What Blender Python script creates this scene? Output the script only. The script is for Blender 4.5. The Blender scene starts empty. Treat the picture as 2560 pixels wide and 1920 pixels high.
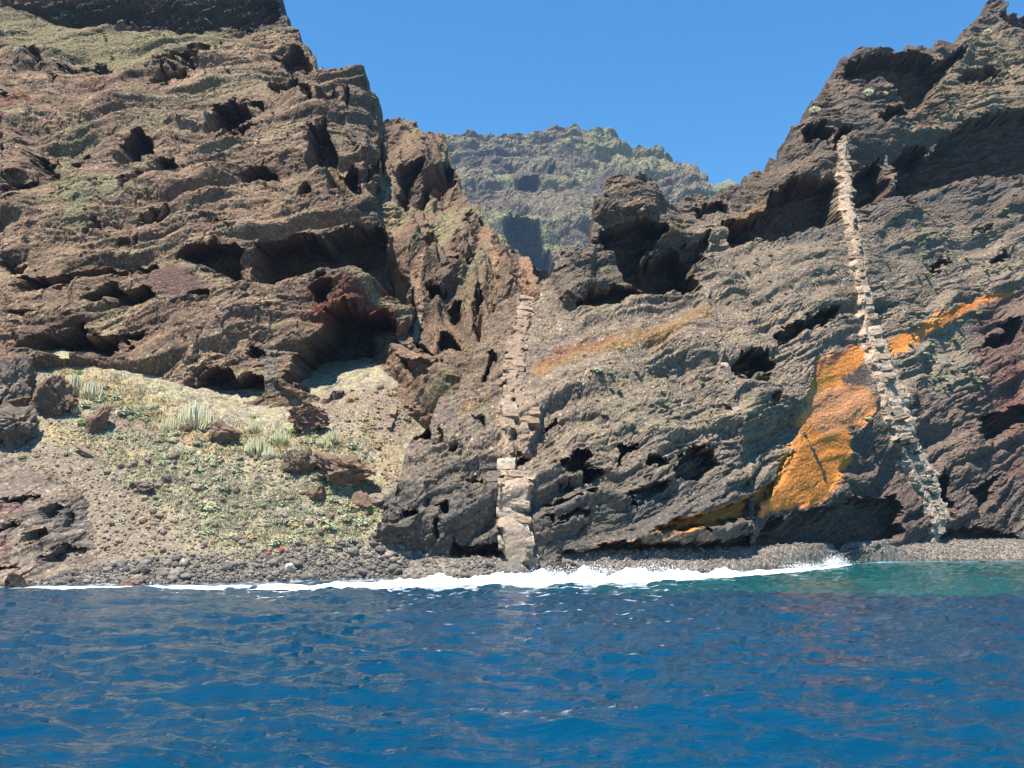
import bpy, math, random
import numpy as np
from mathutils import Vector, noise as mnoise

R = math.radians
random.seed(7)
rng = np.random.default_rng(11)
SC = bpy.context.scene
COL = SC.collection

# ------------------------------------------------------------------ camera
W, H, FPX, CAMZ = 2560.0, 1920.0, 2512.0, 4.0
PITCH = math.atan((1330 - 960) / FPX)
cam_d = bpy.data.cameras.new('camera')
cam = bpy.data.objects.new('camera', cam_d); COL.objects.link(cam)
cam.location = (0, 0, CAMZ)
cam.rotation_euler = (math.pi / 2 + PITCH, 0, 0)
cam_d.sensor_width = 36.0
cam_d.lens = 36.0 * FPX / W
cam_d.clip_end = 20000
SC.camera = cam

# ------------------------------------------------------------------ sky, sun, exposure
SUN_EL, SUN_AZ = 70.0, 38.0          # azimuth: degrees to the left of straight behind the camera
sdir = Vector((-math.sin(R(SUN_AZ)) * math.cos(R(SUN_EL)), -math.cos(R(SUN_AZ)) * math.cos(R(SUN_EL)), math.sin(R(SUN_EL))))
wd = bpy.data.worlds.new('World'); SC.world = wd; wd.use_nodes = True
nt = wd.node_tree; bg = nt.nodes['Background']
sky = nt.nodes.new('ShaderNodeTexSky'); sky.sky_type = 'NISHITA'; sky.sun_disc = False
sky.sun_elevation = R(SUN_EL); sky.sun_rotation = math.atan2(sdir.x, sdir.y)
sky.altitude = 0; sky.air_density = 1.0; sky.dust_density = 0.0; sky.ozone_density = 5.0
hs = nt.nodes.new('ShaderNodeHueSaturation'); hs.inputs['Saturation'].default_value = 1.32; hs.inputs['Hue'].default_value = 0.495
nt.links.new(sky.outputs[0], hs.inputs['Color']); nt.links.new(hs.outputs[0], bg.inputs[0]); bg.inputs[1].default_value = 0.086
sun_d = bpy.data.lights.new('sun', 'SUN'); sun_d.energy = 4.8; sun_d.angle = R(0.53); sun_d.color = (1.0, 0.95, 0.86)
sun = bpy.data.objects.new('sun', sun_d); COL.objects.link(sun)
sun.rotation_euler = (-sdir).to_track_quat('-Z', 'Y').to_euler()
SC.view_settings.view_transform = 'Standard'; SC.view_settings.look = 'None'
SC.view_settings.exposure = 1.2; SC.view_settings.gamma = 1.0
SC.render.engine = 'CYCLES'
SC.cycles.max_bounces = 6; SC.cycles.diffuse_bounces = 1; SC.cycles.glossy_bounces = 3
SC.cycles.volume_bounces = 0; SC.cycles.use_denoising = True

# ------------------------------------------------------------------ photo pixel <-> world
CP, SP = math.cos(PITCH), math.sin(PITCH)
def unproj(px, py, Y):
    u = (np.asarray(px, float) - 1280) / FPX; v = (960 - np.asarray(py, float)) / FPX
    t = Y / (CP - v * SP)
    return u * t, Y + 0 * t, CAMZ + (SP + v * CP) * t
def proj(x, y, z):
    dz = z - CAMZ
    f = y * CP + dz * SP; v = -y * SP + dz * CP
    f = np.maximum(f, 1e-3)
    return 1280 + FPX * x / f, 960 - FPX * v / f

# ------------------------------------------------------------------ noise
def _h(ix, iy, seed):
    h = (ix.astype(np.uint32) * np.uint32(374761393) + iy.astype(np.uint32) * np.uint32(668265263) + np.uint32((seed * 2246822519) & 0xffffffff))
    h = (h ^ (h >> np.uint32(13))) * np.uint32(1274126177)
    h ^= h >> np.uint32(16)
    h = h * np.uint32(2654435761); h ^= h >> np.uint32(15)
    return h
_ang = np.linspace(0, 2 * np.pi, 257)[:256]
_GX, _GY = np.cos(_ang).astype(np.float32), np.sin(_ang).astype(np.float32)
def pn(x, y, seed):
    x = np.asarray(x, np.float32); y = np.asarray(y, np.float32)
    fx = np.floor(x); fy = np.floor(y); ix = fx.astype(np.int64); iy = fy.astype(np.int64)
    dx = x - fx; dy = y - fy
    u = dx * dx * dx * (dx * (dx * 6 - 15) + 10); v = dy * dy * dy * (dy * (dy * 6 - 15) + 10)
    def g(ox, oy):
        k = (_h(ix + ox, iy + oy, seed) & np.uint32(255)).astype(np.int32)
        return _GX[k] * (dx - ox) + _GY[k] * (dy - oy)
    a = g(0, 0); b = g(1, 0); c = g(0, 1); d = g(1, 1)
    return (a + (b - a) * u + (c - a) * v + (a - b - c + d) * u * v) * 1.5
def fbm(x, y, o, seed, gain=0.5):
    r = 0; a = 1.0; f = 1.0; t = 0
    for i in range(o):
        r = r + a * pn(x * f + 17.3 * i, y * f - 9.1 * i, seed + i * 101); t += a; a *= gain; f *= 2.03
    return r / t * 1.4
def ridged(x, y, o, seed):
    r = 0; a = 1.0; f = 1.0; t = 0
    for i in range(o):
        r = r + a * (1 - 2 * np.abs(pn(x * f, y * f + 5.7 * i, seed + i * 77))); t += a; a *= 0.5; f *= 2.1
    return r / t
def facet(x, y, seed, tilt=0.9):
    """fractured-rock relief: every cell is a tilted flat facet at its own height"""
    x = np.asarray(x, np.float32); y = np.asarray(y, np.float32)
    ix = np.floor(x).astype(np.int64); iy = np.floor(y).astype(np.int64)
    best = np.full(x.shape, 9.0, np.float32); sec = np.full(x.shape, 9.0, np.float32); val = np.zeros(x.shape, np.float32); rid = np.zeros(x.shape, np.float32)
    for ox in (-1, 0, 1):
        for oy in (-1, 0, 1):
            h = _h(ix + ox, iy + oy, seed)
            cx = (ix + ox).astype(np.float32) + (h & np.uint32(1023)).astype(np.float32) / 1023
            cy = (iy + oy).astype(np.float32) + ((h >> np.uint32(10)) & np.uint32(1023)).astype(np.float32) / 1023
            ddx = x - cx; ddy = y - cy; d = ddx * ddx + ddy * ddy
            h2 = _h(ix + ox, iy + oy, seed + 991)
            r = (h2 & np.uint32(1023)).astype(np.float32) / 1023
            k = ((h2 >> np.uint32(10)) & np.uint32(255)).astype(np.int32)
            vv = (r - 0.5) * 1.2 + tilt * (_GX[k] * ddx + _GY[k] * ddy)
            m = d < best
            sec = np.where(m, best, np.minimum(sec, d))
            best = np.where(m, d, best); val = np.where(m, vv, val); rid = np.where(m, r, rid)
    edge = np.sqrt(sec) - np.sqrt(best)
    return val, edge, rid
def white(shape, seed):
    return np.random.default_rng(seed).standard_normal(shape).astype(np.float32)
def sst(a, b, x):
    t = np.clip((x - a) / (b - a), 0, 1); return t * t * (3 - 2 * t)

# ------------------------------------------------------------------ polygons given in photo pixels
def poly_sd(P, x, y):
    """signed distance in pixels, positive inside"""
    P = np.asarray(P, np.float32); n = len(P)
    ins = np.zeros(x.shape, bool); d2 = np.full(x.shape, 1e12, np.float32)
    for i in range(n):
        ax, ay = P[i]; bx, by = P[(i + 1) % n]
        ex, ey = bx - ax, by - ay; L = ex * ex + ey * ey + 1e-9
        t = np.clip(((x - ax) * ex + (y - ay) * ey) / L, 0, 1)
        d2 = np.minimum(d2, (x - ax - t * ex) ** 2 + (y - ay - t * ey) ** 2)
        c = ((ay > y) != (by > y)); 
        if by != ay: ins ^= c & (x < (bx - ax) * (y - ay) / (by - ay) + ax)
    d = np.sqrt(d2)
    return np.where(ins, d, -d)
def line_d(P, x, y):
    """distance to a polyline, and its parameter 0..1"""
    P = np.asarray(P, np.float32); n = len(P) - 1
    d2 = np.full(x.shape, 1e12, np.float32); tt = np.zeros(x.shape, np.float32)
    for i in range(n):
        ax, ay = P[i][:2]; bx, by = P[i + 1][:2]; ex, ey = bx - ax, by - ay; L = ex * ex + ey * ey + 1e-9
        t = np.clip(((x - ax) * ex + (y - ay) * ey) / L, 0, 1)
        q = (x - ax - t * ex) ** 2 + (y - ay - t * ey) ** 2
        m = q < d2; d2 = np.where(m, q, d2); tt = np.where(m, (i + t) / n, tt)
    return np.sqrt(d2), tt
def in_box(P, x, y, pad):
    P = np.asarray(P, float)
    return (x > P[:, 0].min() - pad) & (x < P[:, 0].max() + pad) & (y > P[:, 1].min() - pad) & (y < P[:, 1].max() + pad)

class TPS:
    def __init__(s, pts, vals, smooth=0.0):
        s.p = np.asarray(pts, float); s.sc = 50.0; p = s.p / s.sc; n = len(p)
        d = np.linalg.norm(p[:, None] - p[None], axis=2)
        K = np.where(d > 0, d * d * np.log(d + 1e-12), 0) + np.eye(n) * smooth
        P = np.hstack([np.ones((n, 1)), p]); A = np.zeros((n + 3, n + 3)); A[:n, :n] = K; A[:n, n:] = P; A[n:, :n] = P.T
        s.w = np.linalg.solve(A, np.concatenate([np.asarray(vals, float), np.zeros(3)]))
    def __call__(s, x, z):
        x = np.asarray(x, np.float32) / s.sc; z = np.asarray(z, np.float32) / s.sc
        r = s.w[-3] + s.w[-2] * x + s.w[-1] * z
        for (a, b), w in zip(s.p / s.sc, s.w[:-3]):
            d2 = (x - a) ** 2 + (z - b) ** 2
            r = r + w * 0.5 * d2 * np.log(d2 + 1e-12)
        return r
def cliff_field(ctrl, smooth=0.002):
    c = np.array(ctrl, float); x, _, z = unproj(c[:, 0], c[:, 1], c[:, 2])
    return TPS(np.stack([x, z], 1), c[:, 2], smooth)
def hit(F, px, py, y0=60, y1=420, dy=0.5):
    Y = np.arange(y0, y1, dy); x, _, z = unproj(px, py, Y); g = F(x, z) - Y
    k = np.nonzero(g <= 0)[0]
    return Y[k[0]] if len(k) else y1

# ------------------------------------------------------------------ materials
def new_mat(name):
    m = bpy.data.materials.new(name); m.use_nodes = True
    n = m.node_tree; n.nodes.clear()
    out = n.nodes.new('ShaderNodeOutputMaterial'); b = n.nodes.new('ShaderNodeBsdfPrincipled')
    n.links.new(b.outputs[0], out.inputs[0])
    return m, n, b
def node(n, t, **kw):
    o = n.nodes.new(t)
    for k, v in kw.items():
        if k.startswith('i_'):
            key = k[2:]; o.inputs[int(key) if key.isdigit() else key.replace('_', ' ')].default_value = v
        else: setattr(o, k, v)
    return o
def mixc(n, blend, fac, a, b):
    m = n.nodes.new('ShaderNodeMix'); m.data_type = 'RGBA'; m.blend_type = blend
    for sock, v in ((m.inputs[0], fac), (m.inputs[6], a), (m.inputs[7], b)):
        if hasattr(v, 'links') or hasattr(v, 'is_linked'): n.links.new(v, sock)
        else: sock.default_value = v if not isinstance(v, tuple) else (*v, 1)
    return m.outputs[2]
def ramp(n, src, stops):
    r = n.nodes.new('ShaderNodeValToRGB'); n.links.new(src, r.inputs[0])
    e = r.color_ramp.elements
    while len(e) < len(stops): e.new(0.5)
    for q, (p, c) in zip(e, stops): q.position = p; q.color = (c, c, c, 1) if not isinstance(c, tuple) else (*c, 1)
    return r.outputs[0]
def rock_mat(name, scale=1.0, speck=0.5, bump=0.5, attr='Col', base=None, rough=0.93, lo=0.55, hi=1.45):
    """per-vertex rock pigment x mottling at several sizes, plus scattered pale stones and fine relief"""
    m, n, b = new_mat(name)
    tc = node(n, 'ShaderNodeTexCoord'); co = tc.outputs['Object']
    if base is None:
        a = node(n, 'ShaderNodeVertexColor', layer_name=attr); col = a.outputs[0]; strength = a.outputs[1]
    else:
        oi = node(n, 'ShaderNodeObjectInfo')
        rr = ramp(n, oi.outputs['Random'], base); col = rr; strength = 1.0
    def nz(s, d, r=0.6):
        q = node(n, 'ShaderNodeTexNoise', i_Scale=s * scale, i_Detail=d, i_Roughness=r); n.links.new(co, q.inputs['Vector']); return q.outputs[0]
    n2 = nz(2.2, 6, 0.85)
    col = mixc(n, 'MULTIPLY', strength, col, ramp(n, n2, [(0.36, lo), (0.5, 0.95), (0.66, hi)]))
    v = node(n, 'ShaderNodeTexVoronoi', i_Scale=2.6 * scale, i_Randomness=1.0); n.links.new(co, v.inputs['Vector'])
    vr = node(n, 'ShaderNodeSeparateColor'); n.links.new(v.outputs['Color'], vr.inputs[0])
    tone = ramp(n, vr.outputs[0], [(0.0, 0.7), (0.7, 1.0), (0.82, 1.0 + 1.1 * speck), (1.0, 1.0 + 2.0 * speck)])
    near = ramp(n, v.outputs['Distance'], [(0.2, 1.0), (0.5, 0.0)])
    if base is None:
        ns = node(n, 'ShaderNodeMath', operation='MULTIPLY'); n.links.new(near, ns.inputs[0]); n.links.new(strength, ns.inputs[1]); near = ns.outputs[0]
    col = mixc(n, 'MULTIPLY', near, col, tone)
    n.links.new(col, b.inputs['Base Color'])
    b.inputs['Roughness'].default_value = rough; b.inputs['Specular IOR Level'].default_value = 0.2
    v2 = v
    ad = node(n, 'ShaderNodeMath', operation='ADD'); n.links.new(n2, ad.inputs[0]); n.links.new(v2.outputs['Distance'], ad.inputs[1])
    ad2 = ad
    bp = node(n, 'ShaderNodeBump', i_Strength=bump, i_Distance=0.22 / scale); n.links.new(ad2.outputs[0], bp.inputs['Height'])
    if base is None:
        bs = node(n, 'ShaderNodeMath', operation='MULTIPLY', i_1=bump); n.links.new(strength, bs.inputs[0]); n.links.new(bs.outputs[0], bp.inputs['Strength'])
    n.links.new(bp.outputs[0], b.inputs['Normal'])
    return m

# ------------------------------------------------------------------ mesh helpers
def grid_mesh(name, P, C=None, keep=None, mat=None, smooth=False, A=None):
    ny, nx = P.shape[:2]
    idx = np.arange(ny * nx).reshape(ny, nx)
    q = np.stack([idx[:-1, :-1], idx[:-1, 1:], idx[1:, 1:], idx[1:, :-1]], -1)
    if keep is not None:
        k = keep[:-1, :-1] | keep[:-1, 1:] | keep[1:, 1:] | keep[1:, :-1]; q = q[k]
    q = q.reshape(-1, 4); used = np.zeros(ny * nx, bool); used[q.ravel()] = True
    remap = np.cumsum(used) - 1; q = remap[q]
    return raw_mesh(name, P.reshape(-1, 3)[used], q, None if C is None else C.reshape(-1, 3)[used], mat, smooth, None if A is None else A.reshape(-1)[used])
def raw_mesh(name, V, F, C=None, mat=None, smooth=True, A=None):
    me = bpy.data.meshes.new(name); F = np.asarray(F); nv, nf, k = len(V), len(F), F.shape[1]
    me.vertices.add(nv); me.vertices.foreach_set('co', np.asarray(V, np.float32).ravel())
    me.loops.add(nf * k); me.loops.foreach_set('vertex_index', F.astype(np.int32).ravel())
    me.polygons.add(nf); me.polygons.foreach_set('loop_start', np.arange(0, nf * k, k, dtype=np.int32)); me.polygons.foreach_set('loop_total', np.full(nf, k, np.int32))
    me.polygons.foreach_set('use_smooth', np.full(nf, smooth))
    me.update(calc_edges=True)
    if C is not None:
        ca = me.color_attributes.new('Col', 'FLOAT_COLOR', 'POINT')
        ca.data.foreach_set('color', np.concatenate([np.asarray(C, np.float32), np.ones((nv, 1), np.float32) if A is None else np.asarray(A, np.float32)[:, None]], 1).ravel())
    if mat: me.materials.append(mat)
    return me
def link(name, data, parent=None, loc=None, rot=None, scale=None, **props):
    o = bpy.data.objects.new(name, data); COL.objects.link(o)
    if parent: o.parent = parent
    if loc is not None: o.location = loc
    if rot is not None: o.rotation_euler = rot
    if scale is not None: o.scale = scale
    for k, v in props.items(): o[k] = v
    return o

ALB = np.array([0.74, 0.66, 0.57], np.float32)
SURF = {}     # front-most surface depth per 4-pixel cell, to seat plants and stones on what was built
def register(name, P, keep=None):
    p = P.reshape(-1, 3)
    if keep is not None: p = p[keep.ravel()]
    px, py = proj(p[:, 0], p[:, 1], p[:, 2])
    ok = (px > -200) & (px < 2760) & (py > -200) & (py < 1700); p = p[ok]
    ix = ((px[ok] + 200) / 4).astype(int); iy = ((py[ok] + 200) / 4).astype(int)
    D = np.full((480, 745), np.inf)
    np.minimum.at(D, (iy, ix), p[:, 1])
    SURF[name] = D
def seat(px, py, names):
    best = None
    for nme in names:
        D = SURF[nme]; ix, iy = int((px + 200) / 4), int((py + 200) / 4)
        for r in range(0, 4):
            s = D[max(0, iy - r):iy + r + 1, max(0, ix - r):ix + r + 1]; s = s[np.isfinite(s)]
            if len(s): Y = float(np.median(s)); best = Y if best is None else min(best, Y); break
    if best is None: return None
    x, y, z = unproj(px, py, best); return Vector((float(x), float(y), float(z)))

def sheet(name, ctrl, s_rng, z_rng, yref, cols, rows, skyline, feats, colour, disp, mat, edge=None, y1=420, warp=6.0, seed=1, wscale=1.0, capk=1.2, fan=0.0, key=None, sky_rough=1.0, terr=0.0, small=0):
    F = cliff_field(ctrl); ymin = 0.8 * min(c[2] for c in ctrl)
    # rows: spacing grows with distance
    t = np.linspace(0, 1, rows); y0, yk = yref
    a, b = y0 + yk * z_rng[0], y0 + yk * z_rng[1]
    zr = (a * (b / a) ** t - y0) / yk if yk else z_rng[0] + (z_rng[1] - z_rng[0]) * t
    s = np.linspace(s_rng[0], s_rng[1], cols)
    Z = np.repeat(zr[:, None], cols, 1).astype(np.float32); X = (s[None, :] * (y0 + yk * Z + fan * sst(0.0, 0.55, s)[None, :])).astype(np.float32)
    sx, sz = [], []
    for (px, py) in skyline:
        Y = hit(F, px, py, ymin, y1, 0.4); x, _, z = unproj(px, py, Y); sx.append(float(x)); sz.append(float(z))
    o = np.argsort(sx); sx = np.array(sx)[o]; sz = np.array(sz)[o]
    # skyline height along each row position (fold everything above it back into a top)
    zs = np.interp(X, sx, sz).astype(np.float32)
    zs = zs + sky_rough * wscale * (0.75 * fbm(X / (3.0 * wscale), X * 0, 5, seed + 55, 0.6) + 0.35 * np.round(2.2 * fbm(X / (2.0 * wscale), X * 0 + 3.3, 2, seed + 56)) / 2.2)
    if terr:      # benches and risers along the skyline
        t = zs / terr + 0.6 * fbm(X / 9.0, X * 0, 2, seed + 57); fr = t - np.floor(t); zs = zs + 0.85 * terr * (sst(0.35, 0.75, fr) - fr)
    ex = np.maximum(Z - zs, 0); Zc = np.minimum(Z, zs)
    Y = F(X, Zc).astype(np.float32)
    dYz = (F(X, Zc + 0.5) - F(X, Zc - 0.5)); dYx = (F(X + 0.5, Zc) - F(X - 0.5, Zc))
    px, py = proj(X, Y, Zc)
    kpx = FPX / np.maximum(Y, 1)               # pixels per metre here
    wx = px + kpx * wscale * (0.42 * pn(X / (1.9 * wscale), Zc / (1.9 * wscale), seed + 3) + 0.06 * pn(X / (0.6 * wscale), Zc / (0.6 * wscale), seed + 4))
    wy = py + kpx * wscale * (0.42 * pn(X / (1.9 * wscale), Zc / (1.9 * wscale), seed + 5) + 0.06 * pn(X / (0.6 * wscale), Zc / (0.6 * wscale), seed + 6))
    fa, _, fr = facet(X / (1.3 * wscale), Zc / (0.9 * wscale), seed + 71); fb, _, fr2 = facet(X / (0.6 * wscale), Zc / (0.5 * wscale), seed + 72)
    wx = wx + kpx * wscale * (0.5 * (fr - 0.5) + 0.08 * (fr2 - 0.5)); wy = wy + kpx * wscale * (0.35 * fa + 0.05 * fb)
    push = np.zeros_like(Y); cave = np.zeros_like(Y)
    for f in feats:
        P = f[0]; d = f[1]; bb = np.ptp(np.array(P, float), axis=0)
        if 0 < d < 5 and bb[0] * bb[1] < small: d = d * 0.5
        soft = f[2] if len(f) > 2 else None
        m = in_box(P, px, py, 40) & (ex <= 0)
        if not m.any(): continue
        sd = poly_sd(P, wx[m], wy[m])
        zt = np.array([q[1] for q in P]).min()
        zb = np.array([q[1] for q in P]).max(); soft = soft if soft else 4.0 + 10.0 * np.clip((wy[m] - zt) / max(zb - zt, 1), 0, 1)
        g = sst(-1.0, soft, sd)
        hgt = np.clip((wy[m] - zt) / kpx[m], 0, 30)
        sl = np.clip(dYz[m], 0, 1.3)
        val = g * (d * (1.7 if d > 0 else 1.0) + (sl * hgt if d > 0 else 0))
        pm = push[m]; push[m] = np.where(np.abs(val) > np.abs(pm), val, pm); cm = cave[m]; cave[m] = np.maximum(cm, g if d > 0 else 0)
    nrm = np.stack([dYx, -np.ones_like(Y), dYz], -1); nrm /= np.linalg.norm(nrm, axis=-1, keepdims=True)
    D, extra = disp(X, Z, Zc, px, py, cave)
    # fold back above the skyline
    top = sst(0, 1.5 * wscale, ex)
    P = np.stack([X, Y + push + capk * ex, Zc - 0.12 * ex], -1)
    nrm = nrm * (1 - 0.5 * top)[..., None] + np.array([0, 0, 1.0]) * (0.5 * top)[..., None]
    if edge is not None:      # receding flank: (polyline px, side)
        E, side, k = edge
        exx, ezz = [], []
        for (qx, qy) in E:
            YY = hit(F, qx, qy, ymin, y1, 0.4); x, _, z = unproj(qx, qy, YY); exx.append(float(x)); ezz.append(float(z))
        o = np.argsort(ezz); xe = np.interp(Z, np.array(ezz)[o], np.array(exx)[o]) + 1.3 * wscale * fbm(Z / (4.5 * wscale), Z * 0, 5, seed + 91, 0.6)
        over = np.maximum((X - xe) * side, 0)
        P[..., 0] = np.where(over > 0, xe - side * 0.4 * over, P[..., 0]); P[..., 1] += k * over
    P = P + nrm * D[..., None]
    C = colour(X, Zc, px, py, wx, wy, extra, cave) * ALB
    qx, qy = proj(P[..., 0], P[..., 1], P[..., 2])
    keep = (qx > -640) & (qx < 3060) & (qy > -330) & (ex < 9 * wscale)
    if edge is not None: keep &= over < 9 * wscale
    me = grid_mesh(name, P, C, keep, mat, A=extra.get('alpha'))
    register(key or name, P, keep & (ex <= 0))
    return me, P, F
def pal(C, mask, col):
    m = np.clip(mask, 0, 1)[..., None]; return C * (1 - m) + np.array(col, np.float32) * m
def paint(C, polys, wx, wy):
    for P, col, soft, amt in polys:
        m = in_box(P, wx, wy, soft + 5)
        if not m.any(): continue
        a = sst(-soft, soft, poly_sd(P, wx[m], wy[m])) * amt
        C[m] = C[m] * (1 - a[:, None]) + np.array(col, np.float32) * a[:, None]
    return C

# ================================================================== TERRAIN
BROWN = (0.25, 0.18, 0.132); TAN = (0.40, 0.31, 0.22); GREENISH = (0.28, 0.265, 0.155); DARKB = (0.105, 0.08, 0.066)
GREY = (0.225, 0.192, 0.162); BLUEG = (0.15, 0.148, 0.146); PINK = (0.36, 0.235, 0.165); MAROON = (0.125, 0.072, 0.058); REDB = (0.2, 0.085, 0.055)
ORANGE = (0.80, 0.315, 0.07); SALMON = (0.76, 0.37, 0.19); OCHRE = (0.30, 0.185, 0.075); PURP = (0.15, 0.11, 0.10)
rock = rock_mat('weathered_basalt', 1.0, 0.6, 0.6, lo=0.42, hi=1.6)

def strata_disp(dip, seed, amp=1.0, lay=1.7, fine=0.12, calm_polys=(), ledge=0.55, bed=0.9, rough=1.0):
    def f(X, Z, Zc, px, py, cave):
        calm = np.ones_like(X)
        for P, k in calm_polys:
            m = in_box(P, px, py, 20)
            if m.any(): calm[m] *= 1 - (1 - k) * sst(-8, 12, poly_sd(P, px[m], py[m]))
        wr = 1.5 * fbm(X / 14, Z / 14, 2, seed + 9) + 0.25 * fbm(X / 2.5, Z / 2.5, 2, seed + 19)
        w = Z - dip * X + wr
        al = X + 0.3 * Z
        d = 1.5 * fbm(X / 13, Z / 13, 3, seed) * (1 - 0.35 * cave) * (0.35 + 0.65 * calm)
        msk = sst(-0.35, 0.35, fbm(X / 9, Z / 9, 2, seed + 31))
        _, _, rj = facet((X + 0.4 * pn(X / 1.7, Z / 1.7, seed + 37)) / 2.6, w / 1.5, seed + 36); wj = w + 0.75 * (rj - 0.5)   # joints break the beds into blocks
        s1 = np.tanh(3.0 * fbm(al / 12.0, wj / lay, 4, seed + 20))
        d += ledge * s1 * (0.25 + 0.75 * msk) * calm
        s0 = np.tanh(3.5 * fbm(al / 34.0, (w + 0.5 * wr) / 5.0, 3, seed + 21)); d += bed * s0 * calm * (0.25 + 0.75 * sst(-0.3, 0.3, fbm(X / 17, Z / 12, 2, seed + 34)))
        d += 1.0 * cave * np.tanh(3.0 * fbm(al / 6.0, w / 0.8, 3, seed + 25)) * calm
        s2 = np.tanh(2.2 * fbm(al / 3.0, wj / 0.45, 3, seed + 23)); lam = sst(0.35, -0.25, fbm(X / 6, Z / 6, 2, seed + 33)); d += fine * s2 * lam * calm * rough
        rub = np.maximum(sst(-0.05, 0.6, fbm(X / 5, Z / 5, 3, seed + 44)), 0.8 * cave * calm)
        jx = X + 0.5 * fbm(X / 1.3, Z / 1.3, 2, seed + 8); jw = w + 0.45 * fbm(X / 1.2, Z / 1.2, 2, seed + 18)
        f1, e1, r1 = facet(jx / 3.0, jw / 1.8, seed + 40, 0.5); d += 0.24 * rough * f1 * calm
        f2, e2, r2 = facet(jx / 1.05, jw / 0.72, seed + 50, 0.6); d += rough * (0.05 + 0.2 * rub) * f2 * calm
        f3, e3, r3 = facet(jx / 0.48, jw / 0.38, seed + 60, 0.6); d += rough * (0.035 + 0.1 * rub) * f3 * (0.25 + 0.75 * calm)
        d += (0.5 - np.abs(fbm(X / 1.7, w / 1.2, 4, seed + 70, 0.62))) * 0.5 * rough * (0.1 + 0.9 * rub) * calm
        d += (0.25 + 0.75 * calm) * rough * ((0.025 + 0.06 * rub) * fbm(X / 0.42, Z / 0.36, 3, seed + 75, 0.7) + 0.012 * white(X.shape, seed))
        pits = sst(0.5, 1.0, fbm(al / 3.4, w / 1.1, 4, seed + 80)); d -= 1.0 * pits * calm
        d -= 0.4 * rough * sst(0.12, 0.0, e1) * sst(0.3, 0.6, r1) * calm
        grain = 0.6 * white(X.shape, seed + 1) + 1.2 * fbm(X / 0.5, w / 0.35, 2, seed + 90)
        return d * amp, dict(w=w, s1=s1, r2=r2, r3=r3, msk=msk, rub=rub, grain=grain, f2=f2)
    return f
def footed(g):
    def f(X, Z, Zc, px, py, cave):
        d, e = g(X, Z, Zc, px, py, cave); k = sst(0.5, 5.0, Z)
        return d * (0.35 + 0.65 * k) - 0.5 * (1 - k), e
    return f
def ribbon(path, grow=0.0):
    """outline of a band given by (px, py, width) points"""
    p = np.array(path, float); d = np.gradient(p[:, :2], axis=0); d /= np.linalg.norm(d, axis=1, keepdims=True); nrm = np.stack([-d[:, 1], d[:, 0]], 1); h = (p[:, 2:3] / 2 + grow)
    return [tuple(v) for v in np.concatenate([p[:, :2] + nrm * h, (p[:, :2] - nrm * h)[::-1]])]
DYKES = {
 'up': [(1318, 735, 34), (1308, 800, 36), (1288, 870, 44), (1282, 940, 48), (1284, 985, 44)],
 'bulge': [(1312, 980, 42), (1318, 1020, 62), (1318, 1070, 58), (1312, 1115, 44)],
 'strand': [(1275, 985, 36), (1268, 1050, 36), (1264, 1120, 38), (1268, 1180, 36), (1262, 1230, 34)],
 'pillar': [(1236, 1145, 26), (1232, 1180, 30), (1235, 1225, 26)],
 'foot': [(1296, 1180, 56), (1285, 1240, 76), (1282, 1300, 82), (1292, 1360, 72), (1302, 1412, 82)],
 'long': [(2106, 340, 22), (2112, 400, 26), (2116, 460, 34), (2118, 510, 32), (2126, 580, 28), (2141, 648, 32), (2158, 730, 36), (2176, 810, 46), (2199, 914, 56), (2222, 985, 62), (2239, 1041, 66), (2262, 1100, 68)],
 'longfoot': [(2264, 1100, 68), (2296, 1170, 64), (2322, 1232, 52), (2340, 1280, 54), (2340, 1330, 40), (2320, 1372, 26)],
 'thin': [(1768, 730, 8), (1785, 770, 9), (1800, 820, 10), (1808, 870, 12), (1815, 920, 22), (1826, 965, 24), (1838, 1010, 16), (1846, 1060, 12), (1850, 1130, 10)],
}

# ---- left massif
L_ctrl = [(-350, 1000, 97), (-350, 700, 111), (-350, 400, 133), (-350, 100, 170), (0, 1100, 97), (0, 900, 103), (130, 925, 106.5), (450, 1030, 107.5), (620, 1040, 108.5), (740, 990, 111), (850, 1000, 113), (1000, 960, 116), (1060, 1050, 118),
          (0, 700, 114), (300, 750, 115), (600, 750, 117), (900, 760, 119), (1020, 760, 124), (0, 500, 126), (300, 500, 129), (600, 520, 130), (850, 520, 131), (900, 500, 134),
          (0, 300, 144), (300, 300, 147), (600, 280, 150), (800, 280, 152), (930, 300, 158), (0, 100, 172), (300, 100, 174), (600, 80, 172), (720, 90, 172), (0, -60, 182), (300, -60, 184),
          (690, -40, 178), (100, 1300, 95), (500, 1300, 99), (1000, 1300, 108), (0, -250, 200), (600, -250, 200)]
L_sky = [(-700, -700), (-300, -500), (660, -400), (688, -60), (694, 0), (712, 35), (733, 70), (760, 95), (784, 130), (788, 150), (815, 165), (850, 178), (870, 172), (900, 190), (925, 210), (936, 240), (942, 290), (948, 330), (1010, 640), (1050, 780)]
L_edge = ([(960, 200), (950, 330), (942, 440), (925, 500), (955, 560), (978, 640), (1012, 690), (1028, 765), (1032, 850), (1040, 960), (1075, 1060), (1075, 1300)], 1, 3.0)
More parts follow.
